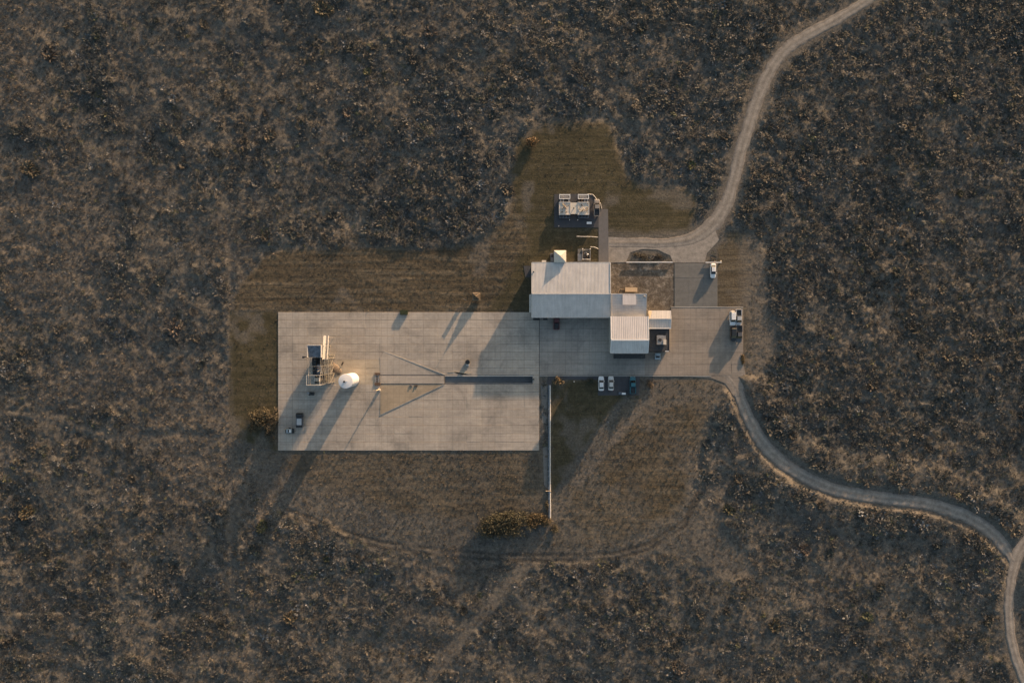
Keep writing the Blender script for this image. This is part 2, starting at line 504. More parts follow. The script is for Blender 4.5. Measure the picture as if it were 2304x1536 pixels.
for nm in ('lawn', 'dry', 'bare', 'rut', 'yard', 'sparse'):
    at = tm.attributes.new(nm, 'FLOAT', 'POINT')
    at.data.foreach_set('value', mk[nm].ravel().astype(np.float32))

tmat, nt, bs = newmat('scrub ground')
p = position(nt)
A = {}
for nm in ('lawn', 'dry', 'bare', 'rut', 'yard', 'sparse'):
    a = nd(nt, 'ShaderNodeAttribute', attribute_name=nm); A[nm] = a.outputs['Fac']
n_big, n_mid, n_fine = noise(nt, .045, 4, .6, p), noise(nt, .5, 5, .7, p), noise(nt, 1.7, 5, .85, p)
n_leaf = noise(nt, 1.15, 6, .8, p, .3)
soil = ramp(nt, n_leaf, [(.30, (.074, .073, .068)), (.46, (.116, .111, .101)), (.58, (.143, .134, .120)), (.66, (.185, .174, .158)), (.74, (.25, .24, .222))])
grassy = ramp(nt, n_leaf, [(.3, (.088, .082, .074)), (.5, (.134, .123, .109)), (.7, (.205, .187, .166))])
c = mixc(nt, A['sparse'], soil, grassy)
streak = noise(nt, 1.0, 4, .6, mapped(nt, p, (.035, .62, 1)))
dryc = ramp(nt, streak, [(.28, (.062, .053, .040)), (.5, (.102, .087, .064)), (.72, (.165, .142, .108))])
dryc = mixc(nt, 1.0, dryc, ramp(nt, noise(nt, 1.1, 5, .8, p), [(.3, (.7,.7,.72)), (.7, (1.3,1.27,1.22))]), 'MULTIPLY')
c = mixc(nt, A['dry'], c, dryc)
lawnc = ramp(nt, mathn(nt, 'ADD', mathn(nt, 'MULTIPLY', n_mid, .55), mathn(nt, 'MULTIPLY', streak, .45)), [(.3, (.047, .044, .029)), (.5, (.071, .064, .041)), (.7, (.120, .103, .072))])
c = mixc(nt, A['lawn'], c, lawnc)
barec = ramp(nt, noise(nt, 1.4, 5, .7, p), [(.3, (.085, .080, .074)), (.7, (.19, .173, .152))])
c = mixc(nt, A['bare'], c, barec)
c = mixc(nt, A['yard'], c, ramp(nt, noise(nt, .55, 6, .72, p, .5), [(.28, (.08, .068, .055)), (.44, (.12, .104, .087)), (.54, (.16, .142, .122)), (.64, (.30, .272, .24))]))
rutf = mathn(nt, 'MULTIPLY', A['rut'], .9)
c = mixc(nt, rutf, c, ramp(nt, n_fine, [(.3, (.035, .035, .034)), (.7, (.075, .072, .067))]))
c = mixc(nt, 1.0, c, ramp(nt, n_fine, [(.32, (.62, .62, .62)), (.68, (1.38, 1.36, 1.32))]), 'MULTIPLY')
c = mixc(nt, 1.0, c, ramp(nt, n_big, [(.3, (.74, .76, .79)), (.7, (1.16, 1.12, 1.06))]), 'MULTIPLY')  # broad noise puts bluish hollows and lit patches into the ground colour
nt.links.new(c, bs.inputs['Base Color'])
bs.inputs['Roughness'].default_value = .95
bs.inputs['Specular IOR Level'].default_value = .1
hgt = mathn(nt, 'ADD', n_fine, mathn(nt, 'MULTIPLY', streak, A['dry']))
bump(nt, bs, hgt, .8, .16)
tm.materials.append(tmat)
terrain = bpy.data.objects.new('ground', tm)
COL.objects.link(terrain)
tag(terrain, 'dark scrubland ground with mown grass clearings', 'ground', kind='structure')

def ground_z(px, py):
    px, py = np.atleast_1d(np.asarray(px, float)), np.atleast_1d(np.asarray(py, float))
    return height_field(px, py, masks(px, py))

# ------------------------------------------------------------------ roads
def catmull(pts, n=14):
    out = []
    P = [pts[0]] + list(pts) + [pts[-1]]
    for k in range(1, len(P)-2):
        for i in range(n):
            t = i/n
            out.append(tuple(.5*((2*b)+(-a+cc)*t+(2*a-5*b+4*cc-d)*t*t+(-a+3*b-3*cc+d)*t**3) for a, b, cc, d in zip(P[k-1], P[k], P[k+1], P[k+2])))
    out.append(pts[-1])
    return out

gmat, nt, bs = newmat('gravel road')
p = position(nt)
g1, g2 = noise(nt, .3, 5, .65, p), noise(nt, 3.0, 4, .7, p)
at = nd(nt, 'ShaderNodeAttribute', attribute_name='across').outputs['Fac']
wheel = ramp(nt, at, [(0, (.62,.61,.6)), (.18, (.85,.85,.85)), (.30, (1.2,1.2,1.2)), (.5, (.84,.84,.83)), (.70, (1.2,1.2,1.2)), (.84, (.85,.85,.85)), (1, (.6,.6,.6))])
c = ramp(nt, noise(nt, .5, 6, .75, p), [(.3, (.17, .153, .135)), (.5, (.26, .235, .207)), (.7, (.34, .305, .268))])
c = mixc(nt, 1.0, c, ramp(nt, g2, [(.3, (.8,.8,.8)), (.7, (1.12,1.12,1.12))]), 'MULTIPLY')
c = mixc(nt, .8, c, wheel, 'MULTIPLY')
nt.links.new(c, bs.inputs['Base Color']); bs.inputs['Roughness'].default_value = .95; bs.inputs['Specular IOR Level'].default_value = .1
bump(nt, bs, g2, .4, .04)

def road(name, pts, z, label):
    c = catmull(pts)
    vs_, fs_, acr = [], [], []
    N = 10
    wl = wr = 0.0
    for k, (x, y, w) in enumerate(c):
        wl = .6*wl+random.gauss(0, .95); wr = .6*wr+random.gauss(0, .95)
        a = c[max(0, k-1)]; b = c[min(len(c)-1, k+1)]
        tx, ty = b[0]-a[0], b[1]-a[1]; L = math.hypot(tx, ty); nx, ny = -ty/L, tx/L
        for i in range(N+1):
            u = i/N*2-1
            ww = w + (wl if u < 0 else wr)*abs(u)
            gxx, gyy = W(x+nx*ww*u, y+ny*ww*u)
            vs_.append((gxx, gyy, z + .07*(1-u*u) - .03*math.exp(-((abs(u)-.42)/.12)**2) - (.12 if abs(u) == 1 else 0)))
            acr.append(i/N)
    for k in range(len(c)-1):
        for i in range(N):
            fs_.append((k*(N+1)+i, k*(N+1)+i+1, (k+1)*(N+1)+i+1, (k+1)*(N+1)+i))
    o = MB().add(vs_, fs_).build(name, gmat, smooth=True)
    a = o.data.attributes.new('across', 'FLOAT', 'POINT'); a.data.foreach_set('value', np.array(acr, np.float32))
    if o.data.polygons[0].normal.z < 0: o.data.flip_normals()
    return tag(o, label, 'road', kind='structure')
road('gravel_road', ROAD_N, .012, 'pale gravel road curving in from the top right')
road('gravel_road', ROAD_S, .012, 'grey gravel road winding south east through the scrub')
road('gravel_road', ROAD_E, .030, 'pale gravel road leaving at the right edge')
o = MB().prism([W(*q) for q in TURN], -.2, .042).build('gravel_turnaround', gmat)
a = o.data.attributes.new('across', 'FLOAT', 'POINT'); a.data.foreach_set('value', np.full(len(o.data.vertices), .3, np.float32))
tag(o, 'gravel turning area beside the big shed', 'road', kind='structure')

# ------------------------------------------------------------------ concrete pad and paved areas
PZ = .15
slab_cache = {}
def slab_mesh(w, h, th, bev=.025):
    key = (round(w, 2), round(h, 2), th)
    if key not in slab_cache:
        b = bev
        x, y = w/2, h/2
        ring = lambda d, z: [(-x+d,-y+d,z),(x-d,-y+d,z),(x-d,y-d,z),(-x+d,y-d,z)]
        slab_cache[key] = MB().loft([ring(0,-th), ring(0,-b), ring(b,0)]).mesh('concrete_slab')
    return slab_cache[key]

def slab(px0, px1, py0, py1, z, parent, material, th=.35, gap=.05, jit=.012, name='concrete_slab'):
    x0, y0 = W(px0, py0); x1, y1 = W(px1, py1)
    w, h = abs(x1-x0)-gap*.3, abs(y1-y0)-gap*1.3
    me = slab_mesh(w, h, th)
    if not me.materials: me.materials.append(None)
    o = bpy.data.objects.new(name, me)
    COL.objects.link(o)
    o.parent = parent
    o.location = ((x0+x1)/2, (y0+y1)/2, z+random.uniform(-jit, jit))
    o.rotation_euler = (random.gauss(0, .0025), random.gauss(0, .0008), 0)
    o.material_slots[0].link = 'OBJECT'
    o.material_slots[0].material = material
    return o

pad = MB()
x0, y0 = W(626, 702); x1, y1 = W(1213, 1013)
xa, ya = W(1000, 843); xb, yb = W(1199, 864)
pad.box(x0+.05, x1-.05, ya+.25, y0-.05, -2.0, -.12)          # foundation north of the trench
pad.box(x0+.05, x1-.05, y1+.05, yb-.25, -2.0, -.12)
pad.box(x0+.05, xa-.1, yb-.245, ya+.245, -2.0, -.12)
pad.box(xb+.3, x1-.05, yb-.245, ya+.245, -2.0, -.12)
pad_o = pad.build('concrete_pad', M['kerb'])
tag(pad_o, 'large rectangular concrete launch pad of pale slabs', 'concrete pad', kind='structure')
rows_n = [702,720,738,756,774,791.5,809,827,843]
rows_s = [864,882,900,919,937,956,975,993.5,1013]
cols_w = [626+229*i/7 for i in range(8)]
cols_e = [855+358*i/11 for i in range(12)]
for rows in (rows_n, rows_s):
    for a, b in zip(rows[:-1], rows[1:]):
        for cols in (cols_w, cols_e):
            for p0, p1 in zip(cols[:-1], cols[1:]):
                warm = (p0 > 750 and p1 < 858 and 805 < a < 845)  # slabs by the tank: its reflected light is painted as a warmer tint
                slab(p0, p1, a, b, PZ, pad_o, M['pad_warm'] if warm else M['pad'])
for p0, p1 in zip(cols_w[:-1], cols_w[1:]):
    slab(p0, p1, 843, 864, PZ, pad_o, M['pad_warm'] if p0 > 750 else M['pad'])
slab(1199, 1213, 843, 864, PZ, pad_o, M['pad'])

# raised strip, two low tilted wedges and the flame trench
x0, y0 = W(856, 845); x1, y1 = W(1000, 862.5)
MB().box(x0, x1, y1, y0, -.1, PZ+.11).build('raised_strip', M['pad'], pad_o, off=(0,0,0))
w1 = [W(856, 805), W(864, 790), W(1000, 842.5), W(856, 842.5)]
MB().prism(w1, .1, [PZ+.10, PZ+.12, PZ+.045, PZ+.025]).build('wedge_slab', M['pad'], pad_o)
MB().prism([W(864,789.2), W(1003,842.4), W(1000,843.2), W(863.5,790.2)], .1, PZ+.135).build('kerb', M['kerb'], pad_o)
MB().prism([W(864,788.5), W(862.5,790.2), W(854.5,805.2), W(854.5,803)], .1, PZ+.09).build('kerb', M['kerb'], pad_o)
w2 = [W(856, 864.5), W(998, 864.5), W(856, 932)]
MB().prism(w2, .1, [PZ+.025, PZ+.03, PZ+.11]).build('wedge_slab', M['pad_ochre'], pad_o)
MB().prism([W(1000,864.6), W(997.5,864.6), W(855,932.6), W(855,934)], .1, PZ+.13).build('kerb', M['kerb'], pad_o)
# trench
xa, yt = W(1001, 846.5); xb, yb = W(1197.5, 861.5)
MB().prism([(xa, yt), (xb, yt), (xb, yb), (xa, yb)], -2.2, [-.12, -1.3, -1.3, -.12]).build('trench_floor', M['trench'], pad_o)
xc, yc0 = W(1199, 843.6)
MB().box(xa, xc, yt, yc0, -2.1, PZ+.10).build('trench_wall', M['kerb'], pad_o)
_, yd = W(0, 863.6)
MB().box(xa, xc, yd, yb, -2.1, PZ+.02).build('trench_wall', M['trench'], pad_o)
MB().box(xb, xc, yb+.002, yt-.002, -2.1, PZ+.05).build('trench_wall', M['trench'], pad_o)
# scorched, spalled hole on the trench lip
def blob(cx, cy, rx, ry, n=18, jag=.25, rot=0):
    out = []
    for i in range(n):
        t = 2*math.pi*i/n; k = 1+random.uniform(-jag, jag)
        x, y = rx*k*math.cos(t), ry*k*math.sin(t)
        out.append((cx+x*math.cos(rot)-y*math.sin(rot), cy+x*math.sin(rot)+y*math.cos(rot)))
    return out
MB().prism([W(*q) for q in blob(1037, 839.5, 14, 2.4, 22, .3, .12)], PZ+.0, PZ+.024).build('scorch_mark', M['soot'], pad_o)
MB().prism([W(*q) for q in [(1008,836),(1030,833),(1062,838.5),(1056,841.5),(1025,836.5),(1010,838)]], PZ, PZ+.06).build('steel_lip', M['pad_warm'], pad_o)
MB().prism([W(*q) for q in blob(1200, 853, 3, 1.6, 12, .3)], PZ, PZ+.26).build('drain_block', M['steel_dark'], pad_o)

# south-east and courtyard apron
apron = MB()
x0, y0 = W(1214, 714); x1, y1 = W(1672, 845)
apron.box(x0, x1, y1, y0, -.4, -.25)
apron_o = apron.build('concrete_apron', M['apron'])
tag(apron_o, 'tan concrete apron between the sheds and parked cars', 'apron', kind='structure')
for j in range(5):
    for i in range(10):
        slab(1214+i*29.6, 1214+(i+1)*29.6, 714+j*26, 714+(j+1)*26, .09, apron_o, M['court'] if i < 8 else M['apron'], .3, .04, .004)
for j in range(6):
    for i in range(6):
        a = 1510+i*27
        if i == 5 and j == 5: continue
        slab(a, a+27, 692+j*25.4, 692+(j+1)*25.4, .09, apron_o, M['apron'], .3, .04, .004)
o = MB().prism([W(*q) for q in [(1508,845.2),(1600,845.2),(1646,845.2),(1646,819.2),(1673,819.2),(1682,870),(1650,890),(1632,862),(1600,850)]], -.3, .07).build('apron_corner', M['apron'], apron_o)
yard = MB(); x0, y0 = W(1517.5, 592.5); x1, y1 = W(1614, 691)
yard.box(x0, x1, y1, y0, -.4, -.28)
yard_o = yard.build('concrete_yard', M['yard'])
tag(yard_o, 'dark stained concrete yard north of the apron', 'yard', kind='structure')
for j in range(3):
    for i in range(3):
        slab(1517.5+i*32.2, 1517.5+(i+1)*32.2, 592.5+j*32.8, 592.5+(j+1)*32.8, .07, yard_o, M['yard'], .3, .03, .003)
def sheet(name, poly, z, material, label, cat):
    o = MB().prism([W(*q) for q in poly], -.3, z).build(name, material)
    return tag(o, label, cat, kind='structure')
sheet('asphalt_pad', [(1247,437),(1330,436),(1349,468),(1346.5,512),(1247,512)], .05, M['asphalt'], 'dark asphalt pad under the cooling skids', 'pavement')
sheet('asphalt_path', [(1346.8,470),(1368,471),(1369.5,591.5),(1346.8,591.5)], .055, M['asphalt_path'], 'grey asphalt path from the skids to the big shed', 'path')
sheet('parking_lot', [(1345.5,845.2),(1440,845.2),(1438,889),(1345.5,889)], .03, M['asphalt'], 'dark parking lot south of the apron', 'parking lot')
sheet('service_path', [(1232,845.2),(1345,845.2),(1345,854),(1241,854),(1241,868),(1232,868)], .025, M['asphalt'], 'narrow dark path along the apron edge', 'path')
sheet('walkway', [(1217,868),(1232.5,868),(1232.5,1100),(1224,1090)], .012, M['yard'], 'grey worn strip between the pad and the pipeline', 'path')
sheet('equipment_slab', [(1178,598),(1195,598),(1195,624),(1182,624)], .05, M['asphalt'], 'small dark slab against the west end of the big shed', 'pavement')
# sealed joint lines along the lawn edges of the apron
MB().pbox(1214, 1600, 845.0, 846.4, -.1, .13, 0).build('kerb', M['kerb'], apron_o)
MB().pbox(1510, 1672, 690.2, 691.6, -.1, .14, 0).build('kerb', M['kerb'], apron_o)

# ------------------------------------------------------------------ buildings
def corr(x0, x1, yA, zA, yB, zB, pitch=.42, amp=.032, th=.06, along='slope'):
    """ribbed roof sheet from the line (yA, zA) to (yB, zB); x0..x1 wide"""
    mb = MB()
    if along == 'slope':
        n = max(4, int((x1-x0)/pitch))
        xs, zs = [], []
        for i in range(n):
            b = x0+(x1-x0)*i/n; w = (x1-x0)/n
            xs += [b, b+w*.62, b+w*.70, b+w*.92]; zs += [0, 0, amp, amp]
        xs.append(x1); zs.append(0)
        m = len(xs)
        vs_ = [(x, yA, zA+z) for x, z in zip(xs, zs)] + [(x, yB, zB+z) for x, z in zip(xs, zs)]
        fs_ = [(i, i+1, m+i+1, m+i) for i in range(m-1)]
        vs_ += [(x0, yA, zA-th), (x1, yA, zA-th), (x0, yB, zB-th), (x1, yB, zB-th)]
        k = 2*m
        fs_ += [(k, k+2, k+3, k+1), (k, 0, m, k+2), (m-1, k+1, k+3, 2*m-1)]
        fs_ += [tuple([k+1] + list(range(m-1, -1, -1)) + [k]), tuple([k+2] + list(range(m, 2*m)) + [k+3])]
        mb.add(vs_, fs_)
    else:
        L = abs(yB-yA); n = max(4, int(L/pitch))
        prof = []
        for i in range(n):
            for u, z in ((0,0),(.62,0),(.70,amp),(.92,amp)):
                t = (i+u)/n; prof.append((yA+(yB-yA)*t, zA+(zB-zA)*t+z))
        prof.append((yB, zB))
        m = len(prof)
        vs_ = [(x0, y, z) for y, z in prof] + [(x1, y, z) for y, z in prof]
        fs_ = [(i, i+1, m+i+1, m+i) for i in range(m-1)]
        vs_ += [(x0, yA, zA-th), (x0, yB, zB-th), (x1, yA, zA-th), (x1, yB, zB-th)]
        k = 2*m
        fs_ += [(k, k+1, k+3, k+2), (k, k+2, m, 0), (m-1, 2*m-1, k+3, k+1)]
        fs_ += [tuple([k+1] + list(range(m-1, -1, -1)) + [k]), tuple([k+2] + list(range(m, 2*m)) + [k+3])]
        mb.add(vs_, fs_)
    return mb

def roof(name, mb, material, parent):
    return fix_normals(mb.build(name, material, parent))

def gable_wall(x0, x1, pts):
    """closed solid with the y-z outline pts, from x0 to x1"""
    n = len(pts)
    vs_ = [(x0, y, z) for y, z in pts] + [(x1, y, z) for y, z in pts]
    fs_ = [tuple(range(n)), tuple(reversed(range(n, 2*n)))] + [(i, n+i, n+(i+1)%n, (i+1)%n) for i in range(n)]
    return MB().add(vs_, fs_)

# --- big shed
zN, zR, zS = 4.4, 4.95, 3.7
xw, yN = W(1197, 591, zN); xe, _ = W(1372.5, 591, zN)
_, yR = W(0, 660.5, zR); _, yS = W(0, 713.5, zS)
shed = thing('metal_shed', ((xw+xe)/2, (yN+yS)/2, 0), 'largest ribbed metal shed with its ridge running left to right', 'shed')
i_ = .25
fix_normals(gable_wall(xw+i_, xe-i_, [(yS+i_, -.3), (yN-i_, -.3), (yN-i_, zN-.12), (yR, zR-.14), (yS+i_, zS-.10)]).build('wall', M['wall'], shed))
roof('roof_slope', corr(xw, xe, yN, zN, yR-.02, zR), M['roof_light'], shed)
roof('roof_slope', corr(xw, xe, yS, zS, yR+.02, zR), M['roof_light'], shed)
MB().box(xw-.02, xe+.02, yR-.16, yR+.16, zR+.045, zR+.10).build('ridge_cap', M['trim'], shed)
MB().box(xw-.02, xe+.02, yS-.16, yS-.005, zS-.14, zS+.06).build('gutter', M['trim'], shed)
MB().box(xw-.02, xe+.02, yN+.005, yN+.16, zN-.14, zN+.04).build('gutter', M['trim'], shed)
fix_normals(gable_wall(xe+.004, xe+.2, [(yN, zN-.2), (yN, zN+.17), (yR, zR+.17), (yS, zS+.17), (yS, zS-.2)]).build('rake_trim', M['trim'], shed))
fix_normals(gable_wall(xw-.16, xw-.004, [(yN, zN-.2), (yN, zN+.07), (yR, zR+.07), (yS, zS+.07), (yS, zS-.2)]).build('rake_trim', M['trim'], shed))
for k in range(5):
    cx = xw+2.2+k*5.0
    d = MB().box(cx-1.7, cx+1.7, yS+i_-.06, yS+i_-.003, .1, 3.1).build('roller_door', M['steel_dark'], shed)
    MB().box(cx-.3, cx+.3, yS+i_-.10, yS+i_-.061, .35, .42).build('handle', M['steel'], d, off=tuple(shed.location))
sw = MB().box(xw-.75, xw-.17, W(0,702,3)[1], W(0,662,3)[1], -.1, 2.9)
sw.build('side_duct', M['trim'], shed)
MB().box(xw+.3, xw+.6, yR+6.6, yR+6.9, zN+.03, zN+.5).build('roof_vent', M['steel_dark'], shed)

# --- pavilion with pyramid roof
hx0, hy0 = W(1246.5, 563, 5.2); hx1, hy1 = W(1274, 590, 5.2)
hut = thing('pavilion', ((hx0+hx1)/2, (hy0+hy1)/2, 0), 'small square pavilion with a pale pyramid roof behind the big shed', 'pavilion')
cx, cy = (hx0+hx1)/2, (hy0+hy1)/2
MB().box(hx0+.2, hx1-.2, hy1+.2, hy0-.2, -.1, 5.02).build('wall', M['wall'], hut)
for (a, b) in (((hx0,hy0),(hx1,hy0)), ((hx1,hy0),(hx1,hy1)), ((hx1,hy1),(hx0,hy1)), ((hx0,hy1),(hx0,hy0))):
    fix_normals(MB().add([(a[0],a[1],5.05),(b[0],b[1],5.05),(cx,cy,6.2),(a[0]*.98+cx*.02,a[1]*.98+cy*.02,4.97),(b[0]*.98+cx*.02,b[1]*.98+cy*.02,4.97),(cx,cy,6.05)],
             [(0,1,2),(3,5,4),(0,3,4,1),(1,4,5,2),(2,5,3,0)]).build('roof_panel', M['canvas'], hut))
MB().lathe(cx, cy, [(.02,6.18),(.09,6.2),(.09,6.32),(.02,6.4)], 8).build('finial', M['trim'], hut)
MB().box(cx-.5, cx+.5, hy0-.199, hy0-.15, 0, 2.1).build('door', M['steel_dark'], hut)
# condenser and pole by the pavilion
t = thing('condenser_unit', (*W(1242, 573), 0), 'small grey condenser box left of the pavilion', 'condenser')
MB().pbox(1239, 1245, 570, 588, .0, 1.3).build('cabinet', M['steel'], t)
MB().pbox(1240, 1244.4, 571, 579, 1.302, 1.36).build('fan_guard', M['steel_dark'], t)
t = thing('bench', (*W(1225, 588), 0), 'low pale bench against the rear wall of the big shed', 'bench')
MB().pbox(1219, 1229, 585.5, 589.5, .42, .50).build('seat', M['trim'], t)
for q in (1220.5, 1227.5): MB().pbox(q-.6, q+.6, 586, 589, 0, .418, .45).build('leg', M['steel'], t)

# --- middle building: low rear roof, tall front block
mid = thing('workshop_building', (*W(1414, 730), 0), 'tall block shaped workshop with stepped roofs right of the big shed', 'building')
xw, y0 = W(1375.5, 661.5, 4.3); xe, _ = W(1454.5, 0, 4.3); _, y1 = W(0, 713, 3.4)
fix_normals(gable_wall(xw+.2, xe-.2, [(y1, -.3), (y0-.2, -.3), (y0-.2, 4.2), (y1, 3.1)]).build('rear_wall', M['wall'], mid))
roof('rear_roof', corr(xw, xe, y0, 4.32, y1, 3.22, along='x', pitch=.5, amp=.04), M['roof_light'], mid)
MB().box(xw-.1, xe+.1, y0+.004, y0+.14, 4.15, 4.40).build('rear_trim', M['trim'], mid)
fix_normals(gable_wall(xe+.004, xe+.15, [(y0, 4.1), (y0, 4.42), (y1, 3.34), (y1, 3.0)]).build('rake_trim', M['trim'], mid))
sx0, sy0 = W(1401, 664, 4.6); sx1, sy1 = W(1431, 685.5, 4.6)
fix_normals(gable_wall(sx0, sx1, [(sy1, 3.7), (sy0, 4.1), (sy0, 4.52), (sy1, 4.60)]).build('roof_hatch', M['roof_grid'], mid))
MB().lathe(*W(1450, 667, 4.6), [(.3,4.15),(.3,4.6),(.36,4.62),(.36,4.7),(.1,4.78)], 12).build('roof_fan', M['steel'], mid)
xw, yA = W(1375, 711.5, 6.2); xe, _ = W(1458, 0, 6.5)
_, yB = W(0, 764.5, 7.2); _, yC = W(0, 794, 5.9)
fix_normals(gable_wall(xw+.2, xe-.2, [(yC+.2, -.3), (yA-.15, -.3), (yA-.15, 6.3), (yB, 7.05), (yC+.2, 5.75)]).build('front_wall', M['wall'], mid))
roof('front_roof', corr(xw, xe, yA, 6.45, yB-.02, 7.2, pitch=.55, amp=.05), M['roof_grid'], mid)
roof('front_roof', corr(xw, xe, yC, 5.9, yB+.02, 7.2, pitch=.55, amp=.03), M['roof_light'], mid)
MB().box(xw-.05, xe+.05, yB-.2, yB+.2, 7.24, 7.31).build('ridge_cap', M['white'], mid)
for a, b in ((xe+.004, xe+.2), (xw-.2, xw-.004)):
    fix_normals(gable_wall(a, b, [(yA, 6.2), (yA, 6.56), (yB, 7.30), (yC, 6.0), (yC, 5.7), (yB, 7.0)]).build('rake_trim', M['white'], mid))
MB().box(xw, xe, yC-.15, yC-.004, 5.72, 5.94).build('gutter', M['trim'], mid)
ax0, ay0 = W(1381, 794, 2.8); ax1, ay1 = W(1452, 806.5, 2.6)
MB().prism([(ax0,yC+.15),(ax1,yC+.15),(ax1,ay1),(ax0,ay1)], 2.35, [2.85,2.85,2.5,2.5]).build('awning', M['steel_dark'], mid)
for q in (ax0+.2, (ax0+ax1)/2, ax1-.2):
    MB().bar((q, ay1+.15, 0), (q, ay1+.15, 2.36), .07).build('awning_post', M['steel'], mid)
MB().box((ax0+ax1)/2-2, (ax0+ax1)/2+2, yC+.13, yC+.197, .1, 2.3).build('door', M['steel_dark'], mid)

# --- annex and flat roof
ann = thing('annex_building', (*W(1483, 744), 0), 'small annex with a bright gabled roof and a dark flat roof', 'building')
xw, yA = W(1459.5, 698.5, 3.7); xe, _ = W(1508.5, 0, 3.8)
_, yB = W(0, 717, 4.25); _, yC = W(0, 738, 3.95)
fix_normals(gable_wall(xw, xe-.15, [(yC+.1, -.3), (yA-.15, -.3), (yA-.15, 3.55), (yB, 4.1), (yC+.1, 3.82)]).build('gable_wall', M['wall'], ann))
roof('gable_roof', corr(xw, xe, yA, 3.7, yB-.01, 4.25, pitch=.5, amp=.03), M['roof_annex'], ann)
roof('gable_roof', corr(xw, xe, yC, 3.98, yB+.01, 4.25, pitch=.5, amp=.03), M['roof_annex'], ann)
MB().box(xw, xe+.02, yB-.1, yB+.1, 4.27, 4.33).build('ridge_cap', M['trim'], ann)
MB().box(xw, xe+.15, yC-.2, yC-.004, 3.8, 4.06).build('gutter', M['white'], ann)
fix_normals(gable_wall(xe+.004, xe+.14, [(yA, 3.5), (yA, 3.80), (yB, 4.34), (yC, 4.05), (yC, 3.8)]).build('rake_trim', M['white'], ann))
fx0, fy0 = W(1459, 741, 3.0); fx1, fy1 = W(1505, 790.5, 3.0)
MB().box(fx0, fx1, fy1, yC+.09, -.3, 2.95).build('flat_wall', M['wall'], ann)
MB().box(fx0-.1, fx1+.12, fy1-.1, yC-.21, 2.952, 3.03).build('flat_roof', M['roof_dark'], ann)
for args in ((fx0-.1, fx1+.12, fy1-.1, fy1+.05, 3.032, 3.16), (fx1-.02, fx1+.12, fy1+.052, yC-.23, 3.032, 3.14)):
    MB().box(*args).build('parapet', M['steel_dark'], ann)
MB().pbox(1496.5, 1505, 789.3, 790.8, 3.162, 3.2).build('coping', M['white'], ann)
fix_normals(MB().add([(*W(1459.5,699,4.6),4.0),(*W(1467,699,4.6),4.1),(*W(1461,717,5.2),5.1),(*W(1466.5,706,5),4.3)], [(0,1,3),(0,3,2),(1,2,3),(0,2,1)]).build('flashing', M['crate'], ann))
acx0, acy0 = W(1478.5, 754, 4.2); acx1, acy1 = W(1499, 775, 4.2)
ac = thing('rooftop_air_conditioner', ((acx0+acx1)/2, (acy0+acy1)/2, 3.03), 'grey rooftop air conditioner on the dark flat roof', 'air conditioner')
MB().box(acx0, acx1-.9, acy1, acy0, 3.13, 4.1).build('cabinet', M['steel'], ac)
MB().box(acx1-.898, acx1, acy1, acy1+1.5, 3.13, 4.35).build('intake_hood', M['canvas'], ac)
MB().box(acx1-.898, acx1-.05, acy1+1.502, acy0-.1, 3.13, 3.9).build('fan_section', M['steel'], ac)
MB().lathe((acx0+acx1)/2-.5, (acy0+acy1)/2, [(.55,4.102),(.55,4.16),(.5,4.17)], 16).build('fan_guard', M['steel_dark'], ac)
for q in (acx0+.2, acx1-.4): MB().box(q, q+.2, acy1+.1, acy0-.2, 3.032, 3.128).build('skid_rail', M['steel_dark'], ac)

# --- tan crate and fence rails
t = thing('storage_crate', (*W(1420, 652), 0), 'long tan storage crate behind the workshop building', 'crate')
MB().pbox(1407.5, 1433.5, 647, 656, .08, .95).build('body', M['crate'], t)
MB().pbox(1407, 1434, 646.6, 656.4, .952, 1.03).build('lid', M['crate'], t)
for q in (1410, 1420, 1430): MB().pbox(q-1, q+1, 647.5, 655.5, -.02, .078, .1).build('skid', M['wood'], t)
t = thing('rail_frame', (*W(1400, 655), 0), 'thin pale angle frame on the dirt left of the tan crate', 'rail')
MB().bar((*W(1394,650),.1), (*W(1407,651),.1), .07).build('rail', M['crate'], t)
MB().bar((*W(1394,650),.1), (*W(1390,660),.1), .07).build('rail', M['crate'], t)
def rail(px0, px1, py, label):
    a = W((px0+px1)/2, py)
    t = thing('guard_rail', (*a, 0), label, 'guard rail', 'white rails along the gravel turning area')
    MB().pbox(px0, px1, py-.9, py+.9, .35, .62, .3).build('beam', M['white'], t)
    n = max(2, int((px1-px0)/15)+1)
    for i in range(n):
        q = px0+1+(px1-px0-2)*i/(n-1)
        MB().pbox(q-.5, q+.5, py-.5, py+.5, -.1, .348, .3).build('post', M['white'], t)
rail(1409, 1513, 590, 'long white guard rail along the planted island')
rail(1587, 1623, 590.5, 'short white guard rail above the white car')

